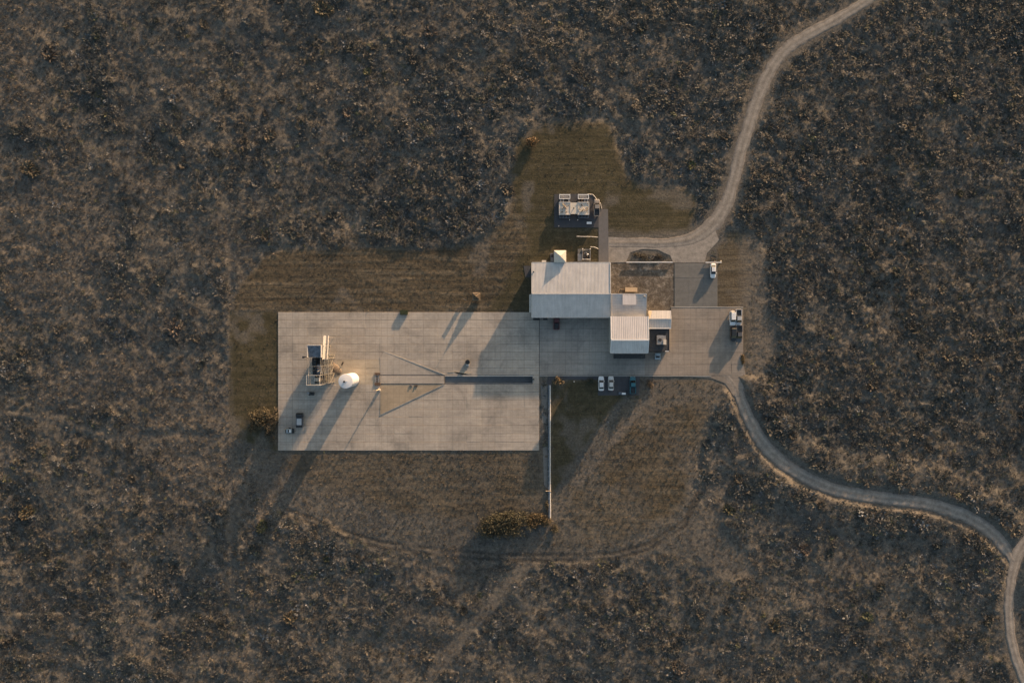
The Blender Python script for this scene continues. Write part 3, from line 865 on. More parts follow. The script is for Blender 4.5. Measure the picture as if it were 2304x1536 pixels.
# --- cooling skids
def skid(px0, px1, label):
    a = W((px0+px1)/2, 465)
    t = thing('cooling_skid', (*a, .05), label, 'cooling unit', 'twin cooling skids on the asphalt pad')
    MB().pbox(px0, px1, 455, 483, .05, 1.5).build('body', M['canvas'], t)
    MB().pbox(px0-.6, px1+.6, 454.5, 456, 1.502, 1.68).build('rim', M['trim'], t)
    MB().pbox(px0-.6, px1+.6, 481.6, 483.2, 1.502, 1.62).build('rim', M['trim'], t)
    for q in (px0, px1): MB().pbox(q-.7, q+.7, 456.1, 481.5, 1.502, 1.6).build('rim', M['trim'], t)
    MB().pbox(px0+.6, px1-.6, 483.3, 490, .05, 1.15).build('coil_bank', M['steel_blue'], t)
    for k in range(3):
        q = px0+5+k*(px1-px0-10)/2
        MB().lathe(*W(q, 486.5, 1.2), [(.42,1.15),(.45,1.24),(.4,1.26)], 12).build('fan', M['steel_dark'], t)
    for k in range(9):
        u, v = random.uniform(px0+2, px1-2), random.uniform(458, 478)
        du, dv = random.uniform(-7, 7), random.uniform(-8, 8)
        q = (min(px1-1, max(px0+1, u+du)), min(480, max(457, v+dv)))
        z = random.uniform(1.62, 2.0)
        MB().bar((*W(u, v, z), z), (*W(*q, z), z+random.uniform(-.1, .1)), random.uniform(.07, .14), 6).build('pipe', random.choice([M['wood'], M['rust'], M['crate'], M['wood']]), t)
    for k in range(4):
        u, v = random.uniform(px0+3, px1-3), random.uniform(459, 478)
        MB().lathe(*W(u, v, 1.8), [(.18,1.5),(.18,1.9),(.08,1.98)], 8).build('valve', random.choice([M['steel_dark'], M['rust'], M['offwhite']]), t)
    for k in range(4):
        q = px0+3+k*(px1-px0-6)/3
        MB().pbox(q-1.6, q+1.6, 448, 454, .05, 1.0).build('pump', random.choice([M['steel_dark'], M['rust'], M['steel']]), t)
    fr = MB()
    for args in ((px0, px1, 437.2, 438.8), (px0, px1, 446.2, 447.6)): fr.pbox(*args, 1.0, 1.18)
    for q in (px0, px1-1.4): fr.pbox(q, q+1.4, 438.9, 446.1, 1.0, 1.18)
    fr.build('header_frame', M['white'], t)
    for q in (px0+1, px1-1):
        for v in (438, 447): MB().bar((*W(q, v), .05), (*W(q, v), 1.0), .06).build('frame_leg', M['white'], t)
    MB().pbox(px0+3, px1-3, 440, 445, .05, .7).build('manifold', M['steel'], t)
skid(1258.5, 1283, 'left cooling skid with white header frame and tangled pipes')
skid(1300.5, 1325, 'right cooling skid with white header frame and tangled pipes')
t = thing('deck_platform', (*W(1291.5, 468), .05), 'plain pale platform joining the two cooling skids', 'platform')
MB().pbox(1284, 1299.6, 456, 481.5, 1.3, 1.48).build('deck', M['canvas'], t)
for q, v in ((1285.5,458),(1298,458),(1285.5,480),(1298,480)): MB().bar((*W(q,v),.05), (*W(q,v),1.3), .08).build('leg', M['steel'], t)
MB().lathe(*W(1291, 468, 1.8), [(.12,1.482),(.12,2.0),(.2,2.02),(.05,2.1)], 10).build('vent', M['steel_dark'], t)
t = thing('equipment_box', (*W(1325.5, 501.5), .05), 'small white box on the asphalt below the right cooling skid', 'box')
MB().pbox(1320.5, 1331, 499.3, 503.7, .05, .6).build('cabinet', M['white'], t)
MB().pbox(1320.2, 1331.3, 499, 504, .602, .65).build('lid', M['white'], t)
for (q, v, lab) in ((1281, 495.5, 'leftmost thin bollard below the cooling skids'), (1299.5, 495.5, 'thin bollard below the right cooling skid'), (1257, 509, 'thin bollard at the lower left corner of the asphalt pad')):
    tag(MB().lathe(*W(q, v), [(.13,0),(.13,.9),(.05,.97)], 8).build('bollard', M['trim']), lab, 'bollard', 'bollards on the asphalt pad')
pts = [(1322,437),(1334,438),(1343,449),(1351,458),(1354,470)]
t = thing('hose', (*W(1340, 447), .05), 'pale hose curling round the corner of the asphalt pad', 'hose')
for a, b in zip(pts[:-1], pts[1:]): MB().bar((*W(*a), .12), (*W(*b), .12), .1, 6).build('hose_length', M['trim'], t)

# --- chiller compound behind the shed
t = thing('chiller_plant', (*W(1316, 573), 0), 'dark chiller plant of pipes and tanks behind the big shed', 'chiller')
MB().pbox(1300, 1329, 560, 589, -.05, .25).build('plinth', M['yard'], t)
MB().pbox(1311, 1327, 564, 583, .25, .6).build('sump', M['steel_dark'], t)
for a in ((1310,1311.4,563,584),(1327,1328.4,563,584)): MB().pbox(*a, .25, 1.3).build('side_frame', M['steel'], t)
MB().pbox(1310, 1328.4, 582.3, 584, 1.0, 1.35).build('cross_frame', M['trim'], t)
MB().pbox(1300, 1309, 571, 587, .25, .9).build('cabinet', M['steel'], t)
MB().lathe(*W(1322.5, 572, 2), [(.28,.6),(.28,1.9),(.2,2.05),(.05,2.1)], 12).build('pressure_vessel', M['white'], t)
for k in range(7):
    u, v = random.uniform(1311, 1326), random.uniform(560, 580); z = random.uniform(.9, 1.6)
    MB().bar((*W(u,v,z),z), (*W(u+random.choice([0,random.uniform(-8,8)]), v+random.uniform(-9,9), z), z), random.uniform(.08,.16), 6).build('pipe', random.choice([M['offwhite'],M['steel'],M['rust']]), t)
for q in ((1311,560),(1328,560)): MB().lathe(*W(*q,1.4), [(.2,0),(.2,1.3),(.1,1.4)], 8).build('riser', M['trim'], t)
def pipe_run(pts, z, r, label):
    t = thing('pipe_rack', (*W(*pts[0]), 0), label, 'pipe')
    for a, b in zip(pts[:-1], pts[1:]): MB().bar((*W(*a), z), (*W(*b), z), r, 6).build('pipe', M['trim'], t)
    for a in pts: MB().bar((*W(*a), 0), (*W(*a), z-.02), .07).build('support', M['steel'], t)
pipe_run([(1297,532.5),(1313,533),(1330,533),(1345,534.5)], .6, .09, 'thin pipe run across the grass above the chiller plant')
pipe_run([(1328,556),(1337,556.5),(1345.5,560)], .6, .09, 'short pipe from the chiller plant to the asphalt path')

# ------------------------------------------------------------------ launch pad equipment
tx, ty = W(793.5, 853.5)
tank = thing('storage_tank', (tx, ty, PZ), 'big white cylindrical tank standing on the concrete pad', 'tank')
MB().lathe(tx, ty, [(2.12,PZ),(2.12,9.0)], 64).build('shell', M['tank'], tank)
MB().lathe(tx, ty, [(2.10,9.002),(2.06,9.06),(1.0,9.16),(.1,9.2)], 48).build('roof', M['tank'], tank)
MB().lathe(tx, ty, [(2.122,8.85),(2.2,8.86),(2.2,9.02),(2.122,9.03)], 48).build('top_rim', M['white'], tank)
MB().lathe(tx, ty, [(2.122,PZ),(2.3,PZ+.01),(2.3,PZ+.2),(2.122,PZ+.22)], 48).build('base_ring', M['steel'], tank)
MB().lathe(tx, ty, [(2.122,6.6),(2.15,6.61),(2.15,6.75),(2.122,6.76)], 48).build('weld_band', M['tank'], tank)
vx, vy = tx-.35, ty-.15
MB().lathe(vx, vy, [(.2,9.1),(.2,9.5),(.32,9.52),(.32,9.64),(.1,9.7)], 12).build('vent', M['steel_dark'], tank)
MB().lathe(tx+.35, ty+.1, [(.16,9.1),(.16,9.3)], 10).build('hatch', M['white'], tank)
ld = MB()
for s in (-.22, .22): ld.bar((tx+s, ty-2.25, PZ), (tx+s, ty-2.25, 9.4), .03)
for k in range(28): ld.bar((tx-.22, ty-2.25, .4+k*.32), (tx+.22, ty-2.25, .4+k*.32), .02)
ld.build('ladder', M['steel'], tank)

# service tower: posts, rings, braces, decks, cabin. Top seen at (692..722, 778..867)
TH = 11.5
tX0, tY0 = W(694, 778, TH); tX1, tY1 = W(721, 866, TH)
tow = thing('service_tower', ((tX0+tX1)/2, (tY0+tY1)/2, PZ), 'tall lattice service tower beside the white tank', 'tower')
_, yq1 = W(0, 804, TH); _, yq2 = W(0, 844, TH)
ysec = [tY0, yq1, (yq1+yq2)/2, yq2, tY1]
levels = [PZ, 2.6, 5.0, 7.4, 9.6, TH]
for y in ysec:
    for x in (tX0, tX1):
        MB().bar((x, y, PZ), (x, y, TH), .065).build('post', M['offwhite'], tow)
for z in levels[1:]:
    m = MB()
    for x in (tX0, tX1): m.bar((x, tY0, z), (x, tY1, z), .05)
    for y in ysec: m.bar((tX0, y, z), (tX1, y, z), .045)
    m.build('ring_beam', M['offwhite'], tow)
for x in (tX0, tX1):
    for a, b in zip(levels[:-1], levels[1:]):
        m = MB()
        for k, (u, v) in enumerate(zip(ysec[:-1], ysec[1:])):
            if k % 2: u, v = v, u
            m.bar((x, u, a), (x, v, b), .04)
        m.build('brace', M['offwhite'], tow)
for y in (tY0, tY1):
    for k, (a, b) in enumerate(zip(levels[:-1], levels[1:])):
        u, v = (tX0, tX1) if k % 2 else (tX1, tX0)
        MB().bar((u, y, a), (v, y, b), .05).build('brace', M['offwhite'], tow)
MB().box(tX0+.1, tX1-.1, yq1+.1, tY0-.1, 5.1, TH-.35).build('cabin', M['steel_blue'], tow)
MB().prism([(tX0-.15,tY0+.1),(tX1+.15,tY0+.1),(tX1+.15,yq1),(tX0-.15,yq1)], TH-.34, [TH+.35,TH+.35,TH-.18,TH-.18]).build('cabin_roof', M['steel_blue'], tow)
m = MB()
m.box(tX0-.3, tX1+.3, tY0+.12, tY0+.3, TH-.1, TH+.45); m.box(tX0-.3, tX0-.16, yq1, tY0+.1, TH-.1, TH+.40); m.box(tX1+.16, tX1+.36, yq1, tY0+.1, TH-.1, TH+.40)
m.build('roof_rim', M['trim'], tow)
MB().box(tX0+.12, tX1-.12, yq2, yq1-.1, 7.45, 7.55).build('deck', M['steel_dark'], tow)
MB().box(tX0+.12, tX1-.12, tY1+.1, yq2-.1, 5.05, 5.15).build('deck', M['steel_dark'], tow)
MB().box(tX0+.25, tX1-.25, yq2+.15, yq1-.15, PZ, 7.44).build('machinery_core', M['steel_blue'], tow)
MB().box(tX0+.25, tX1-.25, yq1+.2, tY0-.2, PZ, 5.09).build('machinery_core', M['steel_blue'], tow)
MB().box(tX0+.3, tX1-.3, tY1+.3, yq2-.2, PZ, 5.04).build('machinery_core', M['steel_dark'], tow)
MB().box(tX0+.3, tX0+1.5, yq2+2.8, yq1-.4, 7.56, 8.9).build('machinery_housing', M['steel_dark'], tow)
MB().box(tX0+1.9, tX1-.5, yq2+.4, yq1-2.2, 7.56, 9.2).build('machinery_housing', M['steel_blue'], tow)
for k in range(8):
    x = random.uniform(tX0+.3, tX1-.3); y = random.uniform(yq2+.3, yq1-.5)
    MB().bar((x, y, 7.5), (x+random.uniform(-.6,.6), y+random.uniform(-1.6,1.6), random.uniform(8.5, 11)), .09).build('conduit', random.choice([M['offwhite'], M['wood'], M['rust']]), tow)
wx, wy = (tX0+tX1)/2-.2, (tY1+yq2)/2
MB().lathe(wx, wy, [(1.0,5.16),(1.1,6.2),(.95,7.0),(.4,7.5),(.1,7.55)], 16).build('winch_drum', M['wood'], tow)
for k in range(4): MB().box(wx-.9+k*.45, wx-.65+k*.45, wy-.5, wy+.5, 7.2, 7.75+.1*(k%2)).build('winch_cover', M['canvas'], tow)
m = MB()
for y in (tY1, yq2):
    m.bar((tX0-.4, y, TH+.9), (tX1+.6, y, TH+.9), .06)
for x in (tX0-.3, tX1): m.bar((x, tY1, TH+.9), (x, yq2, TH+.9), .06)
for x in (tX0, tX1):
    for y in (tY1, yq2): m.bar((x, y, TH), (x, y, TH+.9), .06)
m.build('handrail', M['trim'], tow)
m = MB(); m.bar((tX0-.1, yq1, PZ), (tX0-.1, yq1, 15.0), .07, 6)
m.build('lightning_mast', M['steel'], tow)
MB().box(tX0-1.6, tX0-.15, yq1-.2, yq1+.3, TH-.3, TH-.1).build('davit_arm', M['steel_dark'], tow)
MB().lathe(tX0-1.6, yq1+.05, [(.3,TH-.5),(.35,TH-.1),(.2,TH)], 10).build('davit_head', M['steel_dark'], tow)
# stair bay on the east face, lower than the tower
sX0, sX1 = tX1+.05, tX1+1.25
ssec = [yq1+.6, (yq1+yq2)/2, yq2+.2, tY1+.4]
for y in ssec:
    for x in (sX1,):
        MB().bar((x, y, PZ), (x, y, 7.4), .06).build('stair_post', M['offwhite'], tow)
for z in (2.6, 5.0, 7.4):
    m = MB(); m.bar((sX1, ssec[0], z), (sX1, ssec[-1], z), .08)
    for y in ssec: m.bar((tX1+.1, y, z), (sX1, y, z), .07)
    m.build('stair_beam', M['offwhite'], tow)
for k in range(3):
    z0, z1 = PZ+2.43*k, PZ+2.43*(k+1)
    ya_, yb_ = (ssec[0], ssec[2]) if k % 2 == 0 else (ssec[2], ssec[0])
    for s in range(10):
        t0 = s/10
        yy = ya_+(yb_-ya_)*t0; zz = z0+(z1-z0)*t0
        MB().box(sX0+.15, sX0+1.1, yy-.2, yy+.2, zz, zz+.06).build('stair_tread', M['offwhite'], tow)
for k in range(3):
    MB().bar((sX1, ssec[k], PZ), (sX1, ssec[k+1], 5.0), .06).build('brace', M['offwhite'], tow)
    MB().bar((sX1, ssec[k+1], 2.6), (sX1, ssec[k], 7.4), .06).build('brace', M['offwhite'], tow)
# fan of braces at the south east foot
for k in range(7):
    y = tY1+.3+k*.42
    MB().bar((tX1, y, 6.8), (tX1+1.3-.12*k, y-.1, PZ), .06).build('raking_strut', M['offwhite'], tow)
MB().bar((tX1+.5, tY1+.2, PZ+.2), (tX1+1.3, tY1+3.3, PZ+.2), .09).build('foot_beam', M['offwhite'], tow)

# white sloping boom
P_BOOM = simple('boom paint', (.50, .475, .44), .5, var=.1)
bN, bS = W(731.5, 755, 6.6), W(728.5, 808, 9.4)
bN = (bN[0]+.35, bN[1]); bS = (bS[0]+.35, bS[1])
boom = thing('access_boom', (*bN, PZ), 'long white boom reaching up past the top of the service tower on its right side', 'boom')
def bp(u, s, dz=0):
    x = bN[0]+(bS[0]-bN[0])*u; y = bN[1]+(bS[1]-bN[1])*u; z = 6.5+2.9*u
    return (x+s, y, z+dz)
MB().loft([[bp(u,-.85),bp(u,-.05),bp(u,-.05,.12),bp(u,-.85,.12)] for u in (0,.35,1)]).build('walkway_plate', P_BOOM, boom)
MB().bar(bp(0,.75), bp(1,.75), .09).build('chord', P_BOOM, boom)
MB().bar(bp(0,.75,.5), bp(1,.75,.5), .07).build('chord', P_BOOM, boom)
for k in range(16):
    u = k/15
    MB().bar(bp(u,-.05,.05), bp(u,.75), .06).build('rung', P_BOOM, boom)
for k in range(8):
    MB().bar(bp(k/8,.75), bp((k+.5)/8,.75,.5), .04).build('lacing', P_BOOM, boom)
for u in (.06, .97):
    for s in (-.5, .7): MB().bar(bp(u, s), (bp(u,s)[0], bp(u,s)[1], PZ), .07).build('trestle_leg', M['offwhite'], boom)
MB().bar(bp(.06, -.5, -6.2), bp(.06, .7, -.3), .05).build('trestle_brace', M['offwhite'], boom)
# tarpaulin heap
tarp_c = W(748, 828)
pts, zz = [], []
mb = MB(); n = 16
top = []
hp = [(737,813),(745,811),(752,814),(760,822),(768,830),(771,836),(764,843),(752,841),(744,842),(737,844),(735,832)]
rings = []
for k, (sc_, z) in enumerate(((1,PZ-.02),(1,PZ+.08),(.8,PZ+.17),(.55,PZ+.25),(.25,PZ+.33),(.03,PZ+.36))):
    rings.append([(tarp_c[0]+(W(*q)[0]-tarp_c[0])*sc_*random.uniform(.9,1.08), tarp_c[1]+(W(*q)[1]-tarp_c[1])*sc_*random.uniform(.9,1.08), z+random.uniform(-.06,.06)*(k > 1)) for q in hp])
tag(fix_normals(mb.loft(rings).build('tarpaulin_heap', M['tarp'], smooth=True)), 'crumpled brown tarpaulin heap between the tower and the tank', 'tarpaulin')
t = thing('hose_reel', (*W(771, 817), PZ), 'small dark hose reel at the edge of the concrete patch tinted with light from the tank', 'reel')
MB().bar((*W(769,821),PZ+.2), (*W(773,814),PZ+.4), .16, 8).build('drum', M['steel_dark'], t)
MB().bar((*W(770,822),PZ+.08), (*W(774,815),PZ+.08), .06).build('frame', M['rust'], t)
# dark pump cart
t = thing('pump_cart', (*W(701, 885), PZ), 'dark pump cart in the tower shadow on the pad', 'cart')
MB().pbox(696, 706, 882, 889, PZ+.3, PZ+.9).build('housing', M['steel_dark'], t)
MB().pbox(691, 696, 882, 886, PZ+.25, PZ+.7).build('motor', M['steel'], t)
MB().lathe(*W(701,885), [(.35,PZ+.902),(.35,PZ+1.3),(.1,PZ+1.4)], 10).build('filter_pot', M['bin'], t)
for q, v in ((697,883),(705,883),(697,888),(705,888)): MB().bar((W(q,v)[0], W(q,v)[1]-.12, PZ+.25), (W(q,v)[0], W(q,v)[1]+.12, PZ+.25), .25, 10).build('wheel', M['tyre'], t)
# launch mount
t = thing('launch_mount', (*W(849.5, 852), PZ), 'rusty steel launch mount frame at the head of the raised strip', 'launch mount')
MB().pbox(843, 855, 838.5, 843.5, PZ, PZ+.28).build('end_block', M['rust'], t)
MB().pbox(843, 855, 860.5, 867, PZ, PZ+.28).build('end_block', M['rust'], t)
for q in (845, 852): MB().pbox(q-1, q+1, 843.6, 860.4, PZ, PZ+.2).build('rail', M['steel'], t)
for v in (847, 852, 857): MB().pbox(846.2, 850.8, v-.6, v+.6, PZ, PZ+.15).build('cross_tie', M['rust'], t)
t = thing('lamp_post', (*W(853, 876), PZ), 'slim lamp post below the rusty launch mount', 'lamp post')
lx, ly = W(853, 876)
MB().lathe(lx, ly, [(.3,PZ),(.3,PZ+.5),(.19,PZ+.55),(.13,4.9)], 10).build('pole', M['crate'], t)
MB().bar((lx, ly, 4.5), (lx-.7, ly+.1, 4.7), .05).build('arm', M['crate'], t)
MB().box(lx-1.0, lx-.45, ly-.05, ly+.25, 4.65, 4.8).build('lamp_head', M['crate'], t)
MB().box(lx+.1, lx+.5, ly-.35, ly+.2, PZ, PZ+.8).build('control_box', M['canvas'], t)
# small fittings along the raised strip
for k, (q, v, lab) in enumerate(((925, 867, 'small pale valve block below the raised strip, left of its dark twin'), (936, 868, 'small dark valve block below the raised strip'))):
    t = thing('valve_block', (*W(q, v), PZ), lab, 'valve')
    MB().pbox(q-3.2, q+3.2, v-1.8, v+1.8, PZ+.03, PZ+.2).build('body', (M['steel'], M['steel_dark'])[k], t)
    MB().lathe(*W(q, v), [(.14,PZ+.202),(.14,PZ+.26),(.26,PZ+.27),(.26,PZ+.32)], 8).build('handwheel', M['rust'], t)
# drum
dx, dy = W(1052, 814.5, .9)
t = thing('steel_drum', (dx, dy, PZ), 'dark round drum on a pale stand in the middle of the pad', 'drum')
MB().lathe(dx, dy, [(.72,PZ+.25),(.74,PZ+.3),(.72,PZ+.9),(.74,PZ+.95),(.62,PZ+.96),(.60,PZ+.8)], 20).build('drum', M['bin'], t, smooth=False)
MB().box(dx-.45, dx+.45, dy-1.15, dy+.45, PZ, PZ+.25).build('stand', M['trim'], t)
# dumpster
x0, y0 = W(900, 697, 1.0); x1, y1 = W(917, 708, 1.0)
t = thing('dumpster', ((x0+x1)/2, (y0+y1)/2, PZ), 'dark green dumpster on the upper edge of the pad', 'dumpster')
m = MB(); b0 = PZ-.05
m.prism([(x0+.2,y1+.1),(x1-.2,y1+.1),(x1-.2,y0-.1),(x0+.2,y0-.1)], b0, b0+.12)
m.box(x0, x1, y1, y1+.1, b0+.121, .85); m.box(x0, x1, y0-.1, y0, b0+.121, .85); m.box(x0, x0+.1, y1+.101, y0-.101, b0+.121, .85); m.box(x1-.1, x1, y1+.101, y0-.101, b0+.121, .85)
m.build('bin', M['dumpster'], t)
for a, b in ((x0+.05, (x0+x1)/2-.03), ((x0+x1)/2+.03, x1-.05)): MB().box(a, b, y1+.05, y0-.05, .852, .90).build('lid', M['dumpster'], t)
# instrument stand and sensor pole on the grass
ix, iy = W(1072, 667, .8)
t = thing('instrument_stand', (ix, iy, 0), 'square timber instrument stand with a mast on the grass above the pad', 'instrument stand')
for k in range(9):
    yy = iy-1.2+k*.3
    MB().box(ix-1.25, ix+1.25, yy-.13, yy+.13, .95, 1.02).build('deck_plank', M['wood'], t)
for sx in (-1.1, 1.1):
    for sy in (-1.1, 1.1): MB().bar((ix+sx, iy+sy, 0), (ix+sx*.9, iy+sy*.9, .948), .08).build('leg', M['wood'], t)
MB().loft([[(ix-.85,iy-.95,1.022),(ix+.85,iy-.95,1.022),(ix+.85,iy+.75,1.022),(ix-.85,iy+.75,1.022)],[(ix-.8,iy-.9,1.6),(ix+.8,iy-.9,1.6),(ix+.8,iy+.7,1.6),(ix-.8,iy+.7,1.6)],
           [(ix-.2,iy-.3,2.5),(ix+.2,iy-.3,2.5),(ix+.2,iy+.1,2.5),(ix-.2,iy+.1,2.5)]]).build('instrument_case', M['bark'], t)
MB().box(ix-1.0, ix+.5, iy+.85, iy+1.1, 1.022, 1.4).build('cable_tray', M['crate'], t)
for k in range(6): MB().box(ix-1.2+k*.42, ix-.85+k*.42, iy-1.1, iy-1.02, .1, .94).build('skirt_board', M['wood'], t)
for sx, sy in ((-1.1,-1.1),(1.1,-1.1),(1.1,1.0),(-1.1,1.0)): MB().bar((ix+sx, iy+sy, 1.02), (ix, iy-.1, 2.9), .06).build('mast_stay', M['wood'], t)
MB().lathe(ix, iy-.1, [(.09,2.5),(.07,3.6)], 6).build('mast', M['wood'], t)
px_, py_ = W(1046, 674)
t = thing('sensor_pole', (px_, py_, 0), 'thin sensor pole with a small panel left of the instrument stand', 'sensor pole')
MB().lathe(px_, py_, [(.05,0),(.045,2.0)], 6).build('pole', M['steel'], t)
ca, sa = math.cos(-az), math.sin(-az)
MB().prism([(px_+u*ca-v*sa, py_+u*sa+v*ca) for u, v in ((-.6,-.04),(.6,-.04),(.6,.04),(-.6,.04))], .65, 2.0).build('panel', M['steel'], t)

# twin pipeline south of the apron
t = thing('pipeline', (*W(1237, 1010), 0), 'long straight twin pipeline running down beside the dark lawn', 'pipeline')
for q, r, mm in ((1234.6, .17, M['steel_blue']), (1237.6, .2, M['trim'])):
    MB().bar((*W(q, 866), .32), (*W(q, 1103.5), .32), r, 10).build('pipe', mm, t)
    MB().bar((*W(q, 1104.5), .32), (*W(q+.6, 1166), .32), r, 10).build('pipe', mm, t)
MB().pbox(1228, 1240, 1103.4, 1104.6, .0, .62, .3).build('flange_plate', M['crate'], t)
for k in range(24):
    v = 870+k*12.6
    MB().pbox(1232.8, 1239.6, v-.8, v+.8, -.12, .13, .1).build('sleeper', M['kerb'], t)

# ------------------------------------------------------------------ vehicles
def ring(y, hw, z0, z1, k=.18):
    c = min(k, (z1-z0)*.35)
    return [(-hw+c*.4, y, z0), (hw-c*.4, y, z0), (hw, y, z0+c), (hw, y, z1-c*1.2), (hw-c*.7, y, z1-c*.25), (hw-c*1.8, y, z1),
            (-hw+c*1.8, y, z1), (-hw+c*.7, y, z1-c*.25), (-hw, y, z1-c*1.2), (-hw, y, z0+c)]

def vehicle(name, px, py, kind, pm, label, rz=0.0, cat='car', group=None, z=.1, h=1.0, L=1.0):
    x, y = W(px, py, h)
    t = thing(name, (x, y, z), label, cat, group, math.radians(rz))
    def part(nm, mb, mm, parent=t, smooth=False):
        return fix_normals(mb.build(nm, mm, parent, off=(0,0,0), smooth=smooth))
    if kind == 'sedan':
        st = [(-2.28,.60,.45,.80),(-2.18,.78,.34,.93),(-1.85,.87,.30,1.0),(-1.0,.91,.26,1.0),(0,.91,.26,.98),(1.0,.9,.26,.95),(1.65,.87,.28,.88),(2.1,.77,.34,.78),(2.26,.56,.42,.66)]
        belt = (-1.72, 1.08, .79, .985); top = (-1.05, .28, .60, 1.44); wb = (-1.35, 1.38)
    elif kind == 'suv':
        st = [(-2.3,.72,.5,.95),(-2.22,.85,.4,1.05),(-1.8,.93,.36,1.1),(-.8,.95,.33,1.1),(.3,.95,.33,1.08),(1.2,.93,.33,1.05),(1.8,.9,.36,1.0),(2.15,.82,.42,.9),(2.28,.62,.5,.75)]
        belt = (-2.1, 1.15, .85, 1.085); top = (-1.85, .45, .70, 1.72); wb = (-1.4, 1.4)
    else:
        st = [(-2.72,.86,.55,.95),(-2.66,.93,.45,1.02),(-1.6,.95,.42,1.05),(0,.95,.40,1.05),(1.0,.94,.40,1.07),(1.7,.92,.42,1.04),(2.3,.88,.46,.98),(2.58,.78,.5,.88),(2.68,.62,.55,.78)]
        belt = (-.62, 1.45, .86, 1.045); top = (-.45, .72, .68, 1.75); wb = (-1.65, 1.75)
    part('body', MB().loft([ring(a, b, c_, d) for a, b, c_, d in st]), pm, smooth=False)
    y0, y1, bw, bz = belt; u0, u1, tw, tz = top
    bl = [(-bw,y0,bz),(bw,y0,bz),(bw,y1,bz),(-bw,y1,bz)]; tp = [(-tw,u0,tz),(tw,u0,tz),(tw,u1,tz),(-tw,u1,tz)]
    inner = Vector((0, (y0+y1)/2, (bz+tz)/2))
    def pane(a, b, c_, d):
        qs = [Vector(q) for q in (a, b, c_, d)]
        cen = sum(qs, Vector())/4
        qs = [cen+(q-cen)*.93 for q in qs]
        n = (qs[1]-qs[0]).cross(qs[2]-qs[0]).normalized()
        if n.dot(cen-inner) < 0: n = -n
        return MB().add([q+n*.012 for q in qs]+[q-n*.03 for q in qs], [(0,1,2,3),(7,6,5,4),(0,4,5,1),(1,5,6,2),(2,6,7,3),(3,7,4,0)])
    cabm = MB().loft([[(a*1.0, b, c_-.03) for a, b, c_ in bl], tp])
    part('cabin', cabm, pm)
    part('windscreen', pane(bl[3], bl[2], tp[2], tp[3]), M['glass'])
    part('rear_window', pane(bl[1], bl[0], tp[0], tp[1]), M['glass'])
    part('side_window', pane(bl[2], bl[1], tp[1], tp[2]), M['glass'])
    part('side_window', pane(bl[0], bl[3], tp[3], tp[0]), M['glass'])
    part('roof', MB().loft([[(a*1.02, b*1.0, tz+.002) for a, b, _ in tp], [(a*.9, b*.97, tz+.05) for a, b, _ in tp]]), pm)
    if kind == 'pickup':
        part('bed_liner', MB().box(-.74, .74, -2.55, -.72, 1.055, 1.07), M['steel_dark'])
        for s in (-1, 1): part('bed_side', MB().box(s*.745, s*.93, -2.62, -.66, 1.045, 1.34), pm)
        part('tailgate', MB().box(-.742, .742, -2.66, -2.56, 1.045, 1.32), pm)
        part('bed_front', MB().box(-.742, .742, -.715, -.66, 1.045, 1.36), pm)
    hw = max(s[1] for s in st)
    for yy in wb:
        for s in (-1, 1):
            w = part('wheel', MB().bar((s*(hw-.22), yy, .34), (s*(hw+.005), yy, .34), .335, 16), M['tyre'])
            part('rim', MB().bar((s*(hw+.006), yy, .34), (s*(hw+.03), yy, .34), .2, 10), M['rim'], w)
    fz = st[-1]; f2 = st[-2]
    for s in (-1, 1):
        part('headlight', MB().box(s*.42, s*.68, f2[0]-.02, f2[0]+.09, f2[3]-.18, f2[3]-.03), M['lamp_w'])
        part('tail_light', MB().box(s*.52, s*.76, st[0][0]-.02, st[1][0]+.05, st[1][3]-.25, st[1][3]-.08), M['lamp_r'])
        part('mirror', MB().box(s*(bw+.06), s*(bw+.26), y1-.45, y1-.28, bz+.0, bz+.15), pm)
    return t

G = 'cars parked at the right end of the apron'
vehicle('parked_car', 1649, 716, 'suv', P_WHITE, 'white car at the upper left of four parked together', 180, group=G)
vehicle('parked_pickup', 1662, 715, 'pickup', P_SILVER, 'silver pickup with a dark open bed at the upper right of four parked together', 180, 'pickup', G, L=.85)
vehicle('parked_car', 1650.5, 752, 'suv', P_BLACK, 'black car at the lower left of four parked together', 180, group=G)
vehicle('parked_pickup', 1663, 751, 'pickup', P_GREY, 'dark grey pickup at the lower right of four parked together', 180, 'pickup', G)
vehicle('parked_car', 1605, 609, 'sedan', P_WHITE, 'white sedan parked alone in the dark concrete yard', 180, z=.08)
G = 'cars in the small parking lot'
vehicle('parked_car', 1353, 862.5, 'sedan', P_WHITE, 'left white sedan in the small parking lot', 0, group=G, z=.035)
vehicle('parked_car', 1375, 862, 'sedan', paint('off white car paint', (.60, .58, .55)), 'right white sedan in the small parking lot, next to bare asphalt', 0, group=G, z=.035)
vehicle('parked_pickup', 1424, 866, 'pickup', P_TEAL, 'teal pickup in the small parking lot', 0, 'pickup', G, z=.035)
vehicle('parked_pickup', 1252, 722, 'pickup', P_RED, 'maroon pickup half under the front eave of the big shed', 0, 'pickup', z=.1)
vehicle('parked_pickup', 1343, 467, 'pickup', P_BEIGE, 'dusty beige pickup beside the right cooling skid', 0, 'pickup', z=.055)
